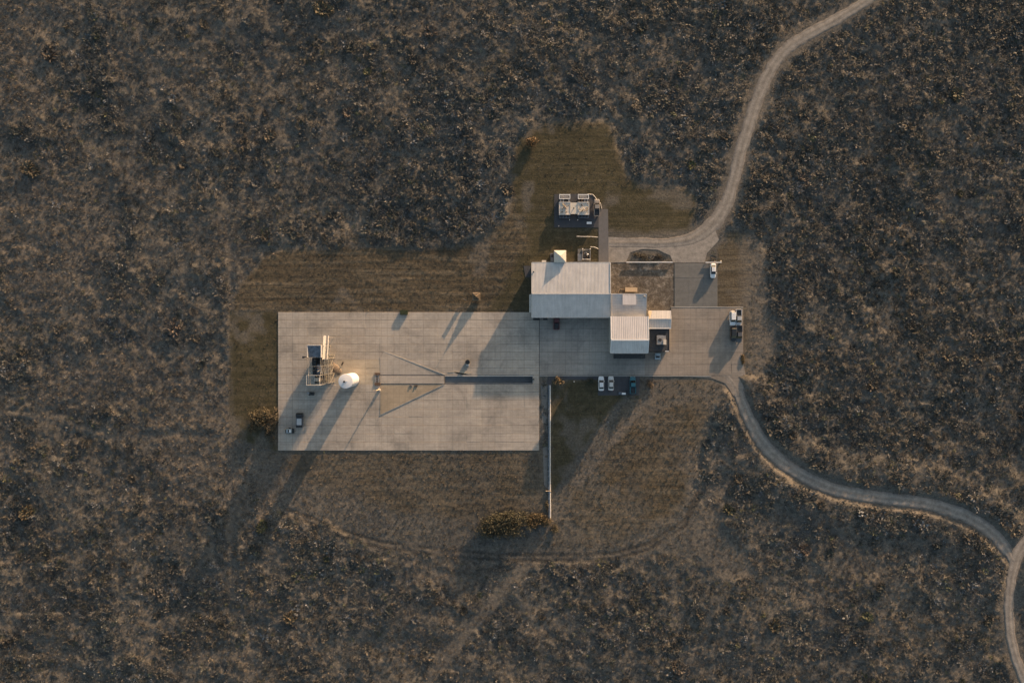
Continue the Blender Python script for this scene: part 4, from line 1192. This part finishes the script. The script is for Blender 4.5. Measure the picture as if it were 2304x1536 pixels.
# flat bed truck on the pad
x, y = W(675, 945, 1)
t = thing('flatbed_truck', (x, y, PZ), 'dark grey boxy truck at the lower left corner of the pad', 'truck')
mb = lambda *a: MB().box(*a)
def tp_(nm, m, mm, par=None): return m.build(nm, mm, par or t, off=(0,0,0))
tp_('chassis', mb(-1.0, 1.0, -2.2, 2.2, .5, .75), M['steel_dark'])
tp_('cab', MB().loft([[(-1.08,1.0,.76),(1.08,1.0,.76),(1.08,2.3,.76),(-1.08,2.3,.76)],[(-1.08,1.0,1.3),(1.08,1.0,1.3),(1.08,2.25,1.3),(-1.08,2.25,1.3)],[(-.98,1.05,2.0),(.98,1.05,2.0),(.98,1.9,2.0),(-.98,1.9,2.0)]]), P_BLACK)
tp_('windscreen', MB().loft([[(-.95,2.26,1.34),(.95,2.26,1.34),(.95,2.29,1.35),(-.95,2.29,1.35)],[(-.9,1.95,1.95),(.9,1.95,1.95),(.9,1.98,1.96),(-.9,1.98,1.96)]]), M['glass'])
tp_('cargo_box', mb(-1.0, 1.0, -2.2, .9, .76, 1.75), P_GREY)
tp_('box_lid', mb(-.75, .75, -1.4, .6, 1.752, 1.82), P_SILVER)
tp_('rear_rack', mb(-.9, .9, -2.15, -1.5, 1.752, 1.9), M['steel_dark'])
for s in (-1, 1):
    tp_('side_rail', mb(s*1.05, s*1.16, -2.2, 2.2, .9, 1.05), M['steel'])
    for yy in (-1.5, 1.5):
        w = tp_('wheel', MB().bar((s*.75, yy, .42), (s*1.02, yy, .42), .42, 16), M['tyre'])
        tp_('rim', MB().bar((s*1.021, yy, .42), (s*1.045, yy, .42), .24, 10), M['rim'], w)
# small trailer next to it
x, y = W(651, 969, .8)
t = thing('generator_trailer', (x, y, PZ), 'small pale blue generator trailer at the lower left corner of the pad', 'trailer')
tp_('frame', mb(-1.3, 1.5, -.75, .75, .4, .5), M['steel_dark'])
tp_('canopy', MB().loft([[(-.85,-.62,.502),(.75,-.62,.502),(.75,.62,.502),(-.85,.62,.502)],[(-.85,-.62,1.0),(.75,-.62,1.0),(.75,.62,1.0),(-.85,.62,1.0)],[(-.75,-.52,1.1),(.65,-.52,1.1),(.65,.52,1.1),(-.75,.52,1.1)]]), P_BLUE)
tp_('radiator_grille', mb(-.35, .1, -.4, .45, 1.102, 1.13), M['steel_dark'])
tp_('roof_panel', mb(.12, .55, -.42, .42, 1.102, 1.14), P_WHITE)
tp_('drawbar', MB().bar((1.5,0,.45), (2.1,0,.4), .06), M['steel_dark'])
tp_('work_lamp', mb(-1.25, -.95, .45, .7, .502, .9), M['crate'])
for s in (-1, 1): tp_('wheel', MB().bar((0, s*.66, .3), (0, s*.88, .3), .3, 14), M['tyre'])
# utility cart by the flat roof
x, y = W(1480, 801, 1)
t = thing('utility_cart', (x, y, .1), 'pale blue utility cart parked against the dark flat roofed annex', 'cart')
tp_('body', MB().loft([[(-.85,-1.0,.3),(.85,-1.0,.3),(.85,1.0,.3),(-.85,1.0,.3)],[(-.9,-1.05,.75),(.9,-1.05,.75),(.9,1.05,.75),(-.9,1.05,.75)],[(-.8,-.95,.85),(.8,-.95,.85),(.8,.95,.85),(-.8,.95,.85)]]), P_BLUE)
tp_('windscreen', MB().loft([[(-.6,-.5,.852),(.6,-.5,.852),(.6,-.1,.852),(-.6,-.1,.852)],[(-.5,-.2,1.3),(.5,-.2,1.3),(.5,-.12,1.3),(-.5,-.12,1.3)]]), M['glass'])
tp_('seat', mb(-.6, .6, .0, .4, .852, 1.0), M['steel_dark'])
tp_('roof_panel', MB().loft([[(-.65,.1,1.6),(.65,.1,1.6),(.65,.95,1.6),(-.65,.95,1.6)],[(-.55,.15,1.68),(.55,.15,1.68),(.55,.9,1.68),(-.55,.9,1.68)]]), P_BLUE)
for sx in (-.6, .6):
    for yy in (.15, .9): tp_('roof_post', MB().bar((sx,yy,.85), (sx,yy,1.598), .03), M['steel'])
    for yy in (-.65, .65): tp_('wheel', MB().bar((sx*1.3,yy,.24), (sx*1.55,yy,.24), .24, 12), M['tyre'])
# lot furniture
t = thing('utility_cabinet', (*W(1400, 885), .03), 'low pale cabinet at the lower edge of the parking lot', 'cabinet')
MB().pbox(1392, 1399, 881.5, 887, .03, .55).build('dark_section', M['steel_blue'], t)
MB().pbox(1399.2, 1408, 883, 887.5, .03, .5).build('pale_section', P_WHITE, t)
MB().pbox(1408.2, 1411, 879, 884, .03, .45).build('conduit_box', M['steel_dark'], t)
for q, w, lab in ((1207, 14, 'wide dark bin under the front eave of the big shed'), (1227, 9, 'narrow dark bin under the front eave of the big shed')):
    t = thing('waste_bin', (*W(q, 717), .1), lab, 'bin')
    MB().pbox(q-w/2, q+w/2, 714.5, 719.5, .1, 1.1).build('bin', M['bin'], t)
    MB().pbox(q-w/2-.3, q+w/2+.3, 714.2, 719.8, 1.102, 1.18).build('lid', M['steel_dark'], t)
for q, v, lab in ((1291.5, 858, 'small pale marker post at the top edge of the dark lawn'), (1621, 588, 'thin white post at the end of the short guard rail'), (1768, 1014, 'x')):
    if lab == 'x': continue
    tag(MB().lathe(*W(q, v), [(.22,0),(.22,.5),(.1,.6)], 8).build('marker_post', M['canvas']), lab, 'post')

# ------------------------------------------------------------------ vegetation
def leafmat(name, instancer):
    m, nt, b = newmat(name)
    if instancer:
        c = nd(nt, 'ShaderNodeAttribute', attribute_name='tint').outputs['Color']
    else:
        a = nd(nt, 'ShaderNodeObjectInfo').outputs['Color']
        lv = nd(nt, 'ShaderNodeAttribute', attribute_name='leaf').outputs['Fac']
        c = mixc(nt, 1.0, a, ramp(nt, lv, [(0, (.5,.5,.5)), (.55, (.95,.95,.95)), (.9, (1.4,1.36,1.3)), (1, (1.8,1.7,1.5))]), 'MULTIPLY')
    nt.links.new(c, b.inputs['Base Color'])
    b.inputs['Roughness'].default_value = .65
    b.inputs['Specular IOR Level'].default_value = .2
    return m
LEAF_I = leafmat('scrub leaf', True)
LEAF_O = leafmat('bush leaf', False)

def leaf_mesh(name, vs_, fs_, val, mm):
    me = bpy.data.meshes.new(name)
    me.from_pydata(vs_, [], fs_)
    a = me.attributes.new('leaf', 'FLOAT', 'FACE'); a.data.foreach_set('value', np.array(val, np.float32))
    me.materials.append(mm); me.update()
    return me

def palmetto(seed, n=20, R=1.0, mm=None, spread=1.0):
    r = random.Random(seed); V, F, L = [], [], []
    crowns = [(0,0)] + [(r.uniform(-.5,.5)*R*spread, r.uniform(-.5,.5)*R*spread) for _ in range(2)]
    for i in range(n):
        cx, cy = crowns[i % 3]
        a = r.uniform(0, 2*math.pi); e = math.radians(r.uniform(2, 52))
        d = Vector((math.cos(a)*math.cos(e), math.sin(a)*math.cos(e), math.sin(e)))
        side = Vector((-math.sin(a), math.cos(a), 0))
        up = side.cross(d)*-1
        b0 = Vector((cx, cy, .05)); base = b0+d*R*r.uniform(.25,.55)
        ln, w = R*r.uniform(.35,.65), R*r.uniform(.10,.22)
        mid = base+d*ln*.55; tip = base+d*ln+Vector((0,0,-ln*r.uniform(.1,.45)))
        l, rr = mid+side*w+up*w*.35, mid-side*w+up*w*.35
        k = len(V); V += [base, l, tip, rr]; F += [(k,k+1,k+2),(k,k+2,k+3)]
        v = r.random(); L += [v]*2
    return leaf_mesh('palmetto_leaves', V, F, L, mm)

def bushy(seed, n=110, rx=1.0, ry=1.0, h=.9, s=.16, mm=None, lobes=5, up=.7):
    r = random.Random(seed); V, F, L = [], [], []
    lb = [(r.uniform(-.55,.55)*rx, r.uniform(-.55,.55)*ry, r.uniform(.3,.62)*h, r.uniform(.35,.6)) for _ in range(lobes)]
    for i in range(n):
        cx, cy, cz, lr = lb[i % lobes]
        d = Vector((r.gauss(0,1), r.gauss(0,1), r.gauss(.25,.8))).normalized()
        q = r.uniform(.55, 1.05)
        p_ = Vector((cx+d.x*rx*lr*q, cy+d.y*ry*lr*q, max(.03, cz+d.z*h*lr*q)))
        nn = (d*.6+Vector((r.gauss(0,.5), r.gauss(0,.5), r.gauss(up,.5)))).normalized()
        t1 = nn.orthogonal().normalized(); t1.rotate(Matrix.Rotation(r.uniform(0,6.28), 3, nn)); t2 = nn.cross(t1)
        a, b = s*r.uniform(.7,1.6), s*r.uniform(.4,.8)
        k = len(V); V += [p_-t1*a, p_+t2*b, p_+t1*a, p_-t2*b]; F += [(k,k+1,k+2,k+3)]; L += [r.random()]
    return leaf_mesh('bush_leaves', V, F, L, mm)

def tuft(seed, n=14, mm=None):
    r = random.Random(seed); V, F, L = [], [], []
    for i in range(n):
        a = r.uniform(0, 6.28); e = math.radians(r.uniform(25, 80)); ln = r.uniform(.18,.42)
        o_ = Vector((r.uniform(-.3,.3), r.uniform(-.3,.3), 0))
        d = Vector((math.cos(a)*math.cos(e), math.sin(a)*math.cos(e), math.sin(e))); side = Vector((-math.sin(a), math.cos(a), 0))*.05
        k = len(V); V += [o_-side*1.5, o_+side*1.5, o_+d*ln]; F += [(k,k+1,k+2)]; L += [r.random()]
    return leaf_mesh('grass_blades', V, F, L, mm)

PAL = np.array([(.082,.083,.077), (.104,.094,.080), (.064,.069,.062), (.130,.115,.092), (.148,.148,.146), (.094,.096,.054)])

def proto_arrays(me):
    v = np.empty(len(me.vertices)*3); me.vertices.foreach_get('co', v)
    me.calc_loop_triangles()
    t = np.empty(len(me.loop_triangles)*3, int); me.loop_triangles.foreach_get('vertices', t)
    pi = np.empty(len(me.loop_triangles), int); me.loop_triangles.foreach_get('polygon_index', pi)
    lv = np.empty(len(me.polygons)); me.attributes['leaf'].data.foreach_get('value', lv)
    return v.reshape(-1, 3), t.reshape(-1, 3), lv[pi]

def scatter(name, protos, pts, scl, rot, idx, tint, label, cat):
    """one stuff object: copies of small plant meshes joined into one mesh"""
    VV, FF, CC, base = [], [], [], 0
    for k, pm in enumerate(protos):
        v, t, lv = proto_arrays(pm)
        q = np.where(idx == k)[0]
        if not len(q): continue
        a = rot[q, 2]; ca, sa = np.cos(a)[:, None], np.sin(a)[:, None]
        sx = v[None, :, :]*scl[q][:, None, :]
        X = sx[..., 0]*ca-sx[..., 1]*sa; Y = sx[..., 0]*sa+sx[..., 1]*ca
        Z = sx[..., 2]+X*rot[q, 0][:, None]+Y*rot[q, 1][:, None]
        P_ = np.stack([X, Y, Z], -1)+pts[q][:, None, :]
        VV.append(P_.reshape(-1, 3))
        FF.append((t[None]+(np.arange(len(q))*len(v))[:, None, None]+base).reshape(-1, 3))
        f = np.interp(lv, [0, .5, .88, .95, 1], [.5, .9, 1.25, 1.85, 2.3])
        CC.append((tint[q][:, None, :]*f[None, :, None]).reshape(-1, 3))
        base += len(q)*len(v)
    VV, FF, CC = np.concatenate(VV), np.concatenate(FF), np.concatenate(CC)
    me = bpy.data.meshes.new(name)
    me.vertices.add(len(VV)); me.vertices.foreach_set('co', VV.astype(np.float32).ravel())
    me.loops.add(FF.size); me.loops.foreach_set('vertex_index', FF.astype(np.int32).ravel())
    me.polygons.add(len(FF)); me.polygons.foreach_set('loop_start', np.arange(0, FF.size, 3, dtype=np.int32)); me.polygons.foreach_set('loop_total', np.full(len(FF), 3, np.int32))
    me.update()
    a = me.attributes.new('tint', 'FLOAT_COLOR', 'FACE'); a.data.foreach_set('color', np.concatenate([CC, np.ones((len(CC), 1))], 1).astype(np.float32).ravel())
    me.materials.append(LEAF_I)
    o = bpy.data.objects.new(name, me); COL.objects.link(o)
    print(name, 'TRIS', len(FF))
    return tag(o, label, cat, kind='stuff')

def jitter_grid(step, ext=1.08):
    hx, hy = 161.3*ext, 107.6*ext
    a, b = np.meshgrid(np.arange(-hx, hx, step), np.arange(-hy, hy, step))
    a = a+rng.uniform(-.5, .5, a.shape)*step; b = b+rng.uniform(-.5, .5, b.shape)*step
    return a.ravel(), b.ravel()

def tints(px, py, n, warm=0.0):
    z = vn1(px, py, 70, 3); z2 = vn2(px, py, 25, 2)
    w = np.stack([np.full(n,.30), .22+.5*np.clip(z-.5,0,1)+warm, .34*(1.2-z)+.08, .10+.7*np.clip(z2-.55,0,1)+warm, .13+.3*np.clip(z-.55,0,1), np.full(n,.04)], 1)
    w /= w.sum(1, keepdims=True)
    k = (rng.random((n,1)) > np.cumsum(w, 1)).sum(1).clip(0, 5)
    patch = .62+.62*vn3(px, py+400, 95, 4, .6)
    patch = patch*np.where((px > 1690) & (py < 1050), .84, 1.0)
    t = PAL[k]*rng.uniform(.65, 1.25, (n,1))*1.04*patch[:,None]
    warmth = (vn2(px+200, py, 110, 3)-.5)[:,None]*np.array([[.35, .08, -.25]])   # browner and greyer stands of plants
    return t*(1+warmth)

NV = 7
P_PALM = [palmetto(100+i, 16, 1.0, LEAF_I) for i in range(NV)]
P_LOW = [palmetto(400+i, 9, 1.0, LEAF_I, 1.2) for i in range(NV)]
P_OAK = [bushy(200+i, 28, 1, 1, .9, .21, LEAF_I) for i in range(NV)]
P_TUFT = [tuft(300+i, 9, LEAF_I) for i in range(NV)]

# scrub shrubs
x, y = jitter_grid(1.15)
px, py = x/S+1152, 768-y/S
m = masks(px, py)
tall = tall_field(px, py, m)
low = (m['clear'] < 3)
lowd = np.clip((m['low']-.1)*1.2, 0, .8)
dens = (1-.6*np.clip(m['bare'], 0, 1))*np.where(low, lowd, np.clip((m['clear']-2)/6, 0, 1)*(1-.62*m['sparse'])*np.clip(.58+.5*tall+.6*(vn2(px, py, 20, 2)-.5), .25, 1))
keep = rng.random(len(x)) < dens
x, y, px, py, tall, low = x[keep], y[keep], px[keep], py[keep], tall[keep], low[keep]
mm_ = {k: v[keep] for k, v in m.items()}
z = height_field(px, py, mm_)
size = .34+.55*tall+rng.gamma(1.5, .17, len(x))
size = np.where(low, .38*rng.uniform(.6, 1.5, len(x)), size*np.where(mm_['clear'] < 16, .85, 1)*np.where((dline(px, py, ROAD_S) < 34), 1.45, 1))  # shrubs beside the lower road are enlarged so they shade it
tn = tints(px, py, len(x))
is_oak = rng.random(len(x)) < np.clip(.30+1.2*(vn3(px, py, 80, 2)-.5), .05, .8)
for sel, pr, nm, lab, sc_ in ((~is_oak, P_PALM, 'palmetto_scrub', 'dense brown and olive palmetto scrub covering the wild ground', 1.0), (is_oak, P_OAK, 'oak_scrub', 'low twiggy grey green bushes mixed through the wild ground', .85)):
    k = sel.sum()
    sv = np.stack([size[sel]*sc_, size[sel]*sc_, size[sel]*rng.uniform(.42, .85, k)*sc_], 1)
    rv = np.stack([rng.normal(0,.1,k), rng.normal(0,.1,k), rng.uniform(0,6.28,k)], 1)
    scatter(nm, pr, np.stack([x[sel], y[sel], z[sel]], 1), sv, rv, rng.integers(0, NV, k), tn[sel], lab, 'scrub')
print('SHRUBS', len(x))

# low ground cover filling the gaps
gx_, gy_ = jitter_grid(1.25)
gpx, gpy = gx_/S+1152, 768-gy_/S
gm = masks(gpx, gpy)
kp = rng.random(len(gx_)) < np.where(gm['clear'] > 0, .85, np.maximum(np.clip(gm['low']*1.3, 0, .85), np.clip(.5+gm['clear']/40, 0, .45)*(gm['road_d'] > -2)*(gm['pad'] > 3)*(gm['lawn'] < .5)*np.where((px_b := (gpx > 1186) & (gpx < 1680) & (gpy > 428) & (gpy < 895)), 0, 1)))
gx_, gy_, gpx, gpy = gx_[kp], gy_[kp], gpx[kp], gpy[kp]
gm = {k: v[kp] for k, v in gm.items()}
k = len(gx_)
gs = rng.uniform(.3, .62, k)*np.where(gm['clear'] < 0, .7, 1)
scatter('ground_cover', P_LOW, np.stack([gx_, gy_, height_field(gpx, gpy, gm)], 1), np.stack([gs, gs, gs*rng.uniform(.5, .9, k)], 1),
        np.stack([np.zeros(k), np.zeros(k), rng.uniform(0, 6.28, k)], 1), rng.integers(0, NV, k), tints(gpx, gpy, k)*1.1, 'low straggly plants filling the gaps between the shrubs', 'ground cover')

# grass tufts: wild grass between shrubs, mown fields in rows
x, y = jitter_grid(.85)
px, py = x/S+1152, 768-y/S
m = masks(px, py)
wild = np.clip((m['clear']+4)/6, 0, 1)
fld = (1-wild)*np.maximum(m['dry']*.8, .55)*(1-.75*m['lawn'])*(1-.8*m['rut'])*(1-.6*m['bare'])
blocked = (m['road_d'] < 3) | (m['pad'] < .5) | ((px > 1190) & (px < 1680) & (py > 430) & (py < 852)) | ((px > 1215) & (px < 1242) & (py > 840) & (py < 1170))
d = np.maximum(wild*(.12+.5*m['sparse']), fld)*np.where(blocked, 0, 1)
keep = rng.random(len(x)) < d
x, y, px, py = x[keep], y[keep], px[keep], py[keep]
mm_ = {k: v[keep] for k, v in m.items()}
isf = mm_['clear'] < -3
y = np.where(isf & (mm_['dry'] > .4), np.round(y/.85)*.85+rng.normal(0,.14,len(y)), y)
py = 768-y/S
z = height_field(px, py, mm_)
k = len(x)
sz = np.where(isf, .8, 1.1)*rng.uniform(.6, 1.4, k)
sv = np.stack([sz, sz, sz*np.where(isf & (py < 760), .6, 1.0)], 1)
rv = np.stack([np.zeros(k), np.zeros(k), rng.uniform(0,6.28,k)], 1)
tg = np.where(isf[:,None], np.array([[.098,.080,.055]]), np.array([[.125,.105,.082]]))*rng.uniform(.6,1.35,(k,1))
scatter('grass_tufts', P_TUFT, np.stack([x, y, z], 1), sv, rv, rng.integers(0, NV, k), tg, 'dry grass tufts between the shrubs and on the mown field', 'grass')
print('TUFTS', k)

# individual bushes
def bush(name, px, py, rx, ry, h, tint, label, n=700, s=.2, seed=1, lobes=7, group=None):
    z = float(ground_z(px, py)[0])
    x, y = W(px, py, h*.6)
    t = thing(name, (x, y, z), label, 'bush', group)
    o = bpy.data.objects.new('crown', bushy(seed, n, rx*S, ry*S, h, s, LEAF_O, lobes, .25)); COL.objects.link(o); o.parent = t
    o.color = (*tint, 1)
    st = MB(); r = random.Random(seed)
    for k in range(5): st.bar((r.uniform(-.15,.15), r.uniform(-.15,.15), -.1), (r.uniform(-.4,.4)*rx*S, r.uniform(-.4,.4)*ry*S, h*.55), .05)
    st.build('stem', M['bark'], t, off=(0,0,0))
    return t
GOLD, OLIVE, ORANGE = (.092,.078,.050), (.066,.062,.041), (.15,.11,.064)
bush('bush', 578, 948, 27, 32, 2.6, GOLD, 'golden brown bush by the lower left corner of the pad, far from the edge', 2600, .21, 11, 12)
bush('hedge', 609, 955, 18, 42, 1.5, (.095,.080,.056), 'strip of brown hedge touching the left edge of the pad', 2600, .19, 12, 14)
bush('bush', 1132, 1181, 62, 38, 3.0, OLIVE, 'largest dense olive bush below the pad', 7000, .22, 13, 24)
bush('bush', 1212, 1172, 34, 24, 1.6, (.10,.077,.045), 'brown bush at the lower end of the pipeline', 2400, .19, 14, 12)
bush('bush', 1244, 1188, 13, 12, 1.0, GOLD, 'small golden tuft just past the pipeline end', 300, .16, 15)
bush('bush', 1231, 1138, 6, 16, 1.1, GOLD, 'slim golden bush left of the pipeline below its flange', 220, .15, 25)
bush('bush', 1258, 858, 14, 13, 1.6, ORANGE, 'orange spiky bush at the upper left corner of the dark lawn', 380, .22, 16, 5)
bush('bush', 1330, 859, 12, 10, 1.2, (.055,.06,.042), 'dark grey green bush left of the parked white sedans', 320, .16, 17, 5)
bush('bush', 1198, 321, 19, 16, 2.0, (.15,.10,.055), 'lone orange brown bush on the mown grass north of the sheds', 900, .22, 18, 6)
bush('bush', 1462, 866, 9, 12, .8, (.11,.085,.06), 'low brown bush just right of the parking lot', 260, .14, 26)
bush('bush', 1442, 577, 20, 11, .5, (.06,.05,.035), 'low dark planting at the left of the gravel island', 420, .13, 27, 8)
bush('bush', 1482, 580, 20, 9, .45, (.065,.052,.037), 'low dark planting at the right of the gravel island', 380, .13, 28, 8)
bush('bush', 1671, 805, 5, 24, .5, (.14,.10,.05), 'thin golden bush along the right edge of the apron', 320, .16, 29, 5)

# large palmetto clumps that stand out of the scrub
BIG = [palmetto(500+i, 70, 2.2, LEAF_O, 1.1) for i in range(6)]
spec = [(390,738,1.25,(0.133,0.106,0.085),'large pale brown palmetto clump in the scrub left of the pad corner'),
        (1968,868,.9,(0.107,0.089,0.068),'spiky tan palmetto clump right of the winding road'),
        (1537,158,1.0,(0.093,0.084,0.072),'grey brown palmetto rosette left of the upper gravel road'),
        (2152,216,1.1,(0.091,0.085,0.058),'olive yellow palmetto rosette near the right edge'),
        (1806,398,.8,(0.112,0.091,0.076),'pinkish brown palmetto clump right of the upper gravel road'),
        (785,255,.9,(0.125,0.101,0.083),'brown palmetto clump in the upper left scrub'),
        (72,385,1.3,(0.090,0.078,0.057),'wide olive brown palmetto clump near the left edge'),
        (108,118,1.2,(0.108,0.089,0.072),'brown palmetto clump in the top left corner'),
        (725,22,1.3,(0.110,0.092,0.059),'golden palmetto clump at the top edge'),
        (970,72,1.0,(0.119,0.101,0.086),'pale palmetto rosette in the upper middle scrub'),
        (605,308,1.0,(0.109,0.094,0.073),'tan palmetto clump in the middle of the upper left scrub'),
        (1145,425,.9,(0.101,0.089,0.071),'palmetto rosette at the left edge of the north lawn'),
        (60,1150,1.1,(0.137,0.107,0.065),'golden palmetto clump in the lower left scrub'),
        (650,1390,1.0,(0.138,0.108,0.069),'golden palmetto clump in the bottom left scrub'),
        (590,1185,.9,(0.081,0.078,0.044),'olive green clump below the left end of the field'),
        (1745,1405,1.0,(0.097,0.082,0.055),'upright olive clump in the lower right scrub'),
        (1530,1505,1.1,(0.118,0.100,0.082),'tan palmetto clump at the bottom edge'),
        (1810,1235,.9,(0.124,0.097,0.079),'reddish brown clump in the lower right scrub'),
        (1640,1145,.9,(0.078,0.075,0.048),'olive clump inside the bend of the winding road'),
        (1555,372,.8,(0.069,0.075,0.036),'bright green clump north east of the lawn')]
for k, (px, py, s_, tn_, lab) in enumerate(spec):
    o = bpy.data.objects.new('palmetto_clump', BIG[k % 6]); COL.objects.link(o)
    o.location = (*W(px, py, .6), float(ground_z(px, py)[0])); o.rotation_euler = (0, 0, k*1.3); o.scale = (s_, s_, s_*.75)
    o.color = (*tn_, 1)
    tag(o, lab, 'shrub')
cand_x = rng.uniform(-20, 2324, 6000); cand_y = rng.uniform(-15, 1551, 6000)
mc = masks(cand_x, cand_y)
ok = (mc['clear'] > 14) & (mc['sparse'] < .45) & (rng.random(6000) < vn1(cand_x+300, cand_y, 60, 3)*1.2)
cand = list(zip(cand_x[ok], cand_y[ok]))
chosen = []
for q in cand:
    if all((q[0]-c_[0])**2+(q[1]-c_[1])**2 > 48**2 for c_ in chosen) and all((q[0]-s_[0])**2+(q[1]-s_[1])**2 > 50**2 for s_ in spec):
        chosen.append(q)
    if len(chosen) >= 240: break
cz = ground_z([q[0] for q in chosen], [q[1] for q in chosen])
ct = tints(np.array([q[0] for q in chosen]), np.array([q[1] for q in chosen]), len(chosen), .08)
for k, (px, py) in enumerate(chosen):
    o = bpy.data.objects.new('palmetto_shrub', BIG[random.randrange(6)]); COL.objects.link(o)
    s_ = random.uniform(.4, .8)
    o.location = (*W(px, py, .5), float(cz[k])); o.rotation_euler = (0, 0, random.uniform(0, 6.28)); o.scale = (s_, s_, s_*random.uniform(.6,.9))
    o.color = (*[float(v)*1.0 for v in ct[k]], 1)
    r_, g_, b_ = (float(v) for v in ct[k])
    look = 'small' if s_ < .52 else ('broad' if s_ > .68 else 'middling')
    hue = 'olive' if g_ > r_*.97 and b_ < g_*.8 else ('grey' if b_ > r_*.84 else 'brown')
    tone = 'pale' if r_+g_+b_ > .30 else ('dark' if r_+g_+b_ < .19 else 'dull')
    if px < 520: where = 'left of the pad' if py < 1000 else 'in the lower left corner scrub'
    elif py < 560: where = 'above the mown field' if px < 1150 else ('left of the upper gravel road' if px < 1690-(py-200)*.2 else 'right of the upper gravel road')
    elif px > 1600: where = 'right of the apron' if py < 860 else ('above the winding road' if py < 1100 and px > 1750 else 'below the winding road')
    else: where = 'below the curved wheel tracks'
    tag(o, f'{look} {tone} {hue} palmetto shrub in the scrub {where}', 'shrub', f'palmetto shrubs {where}')
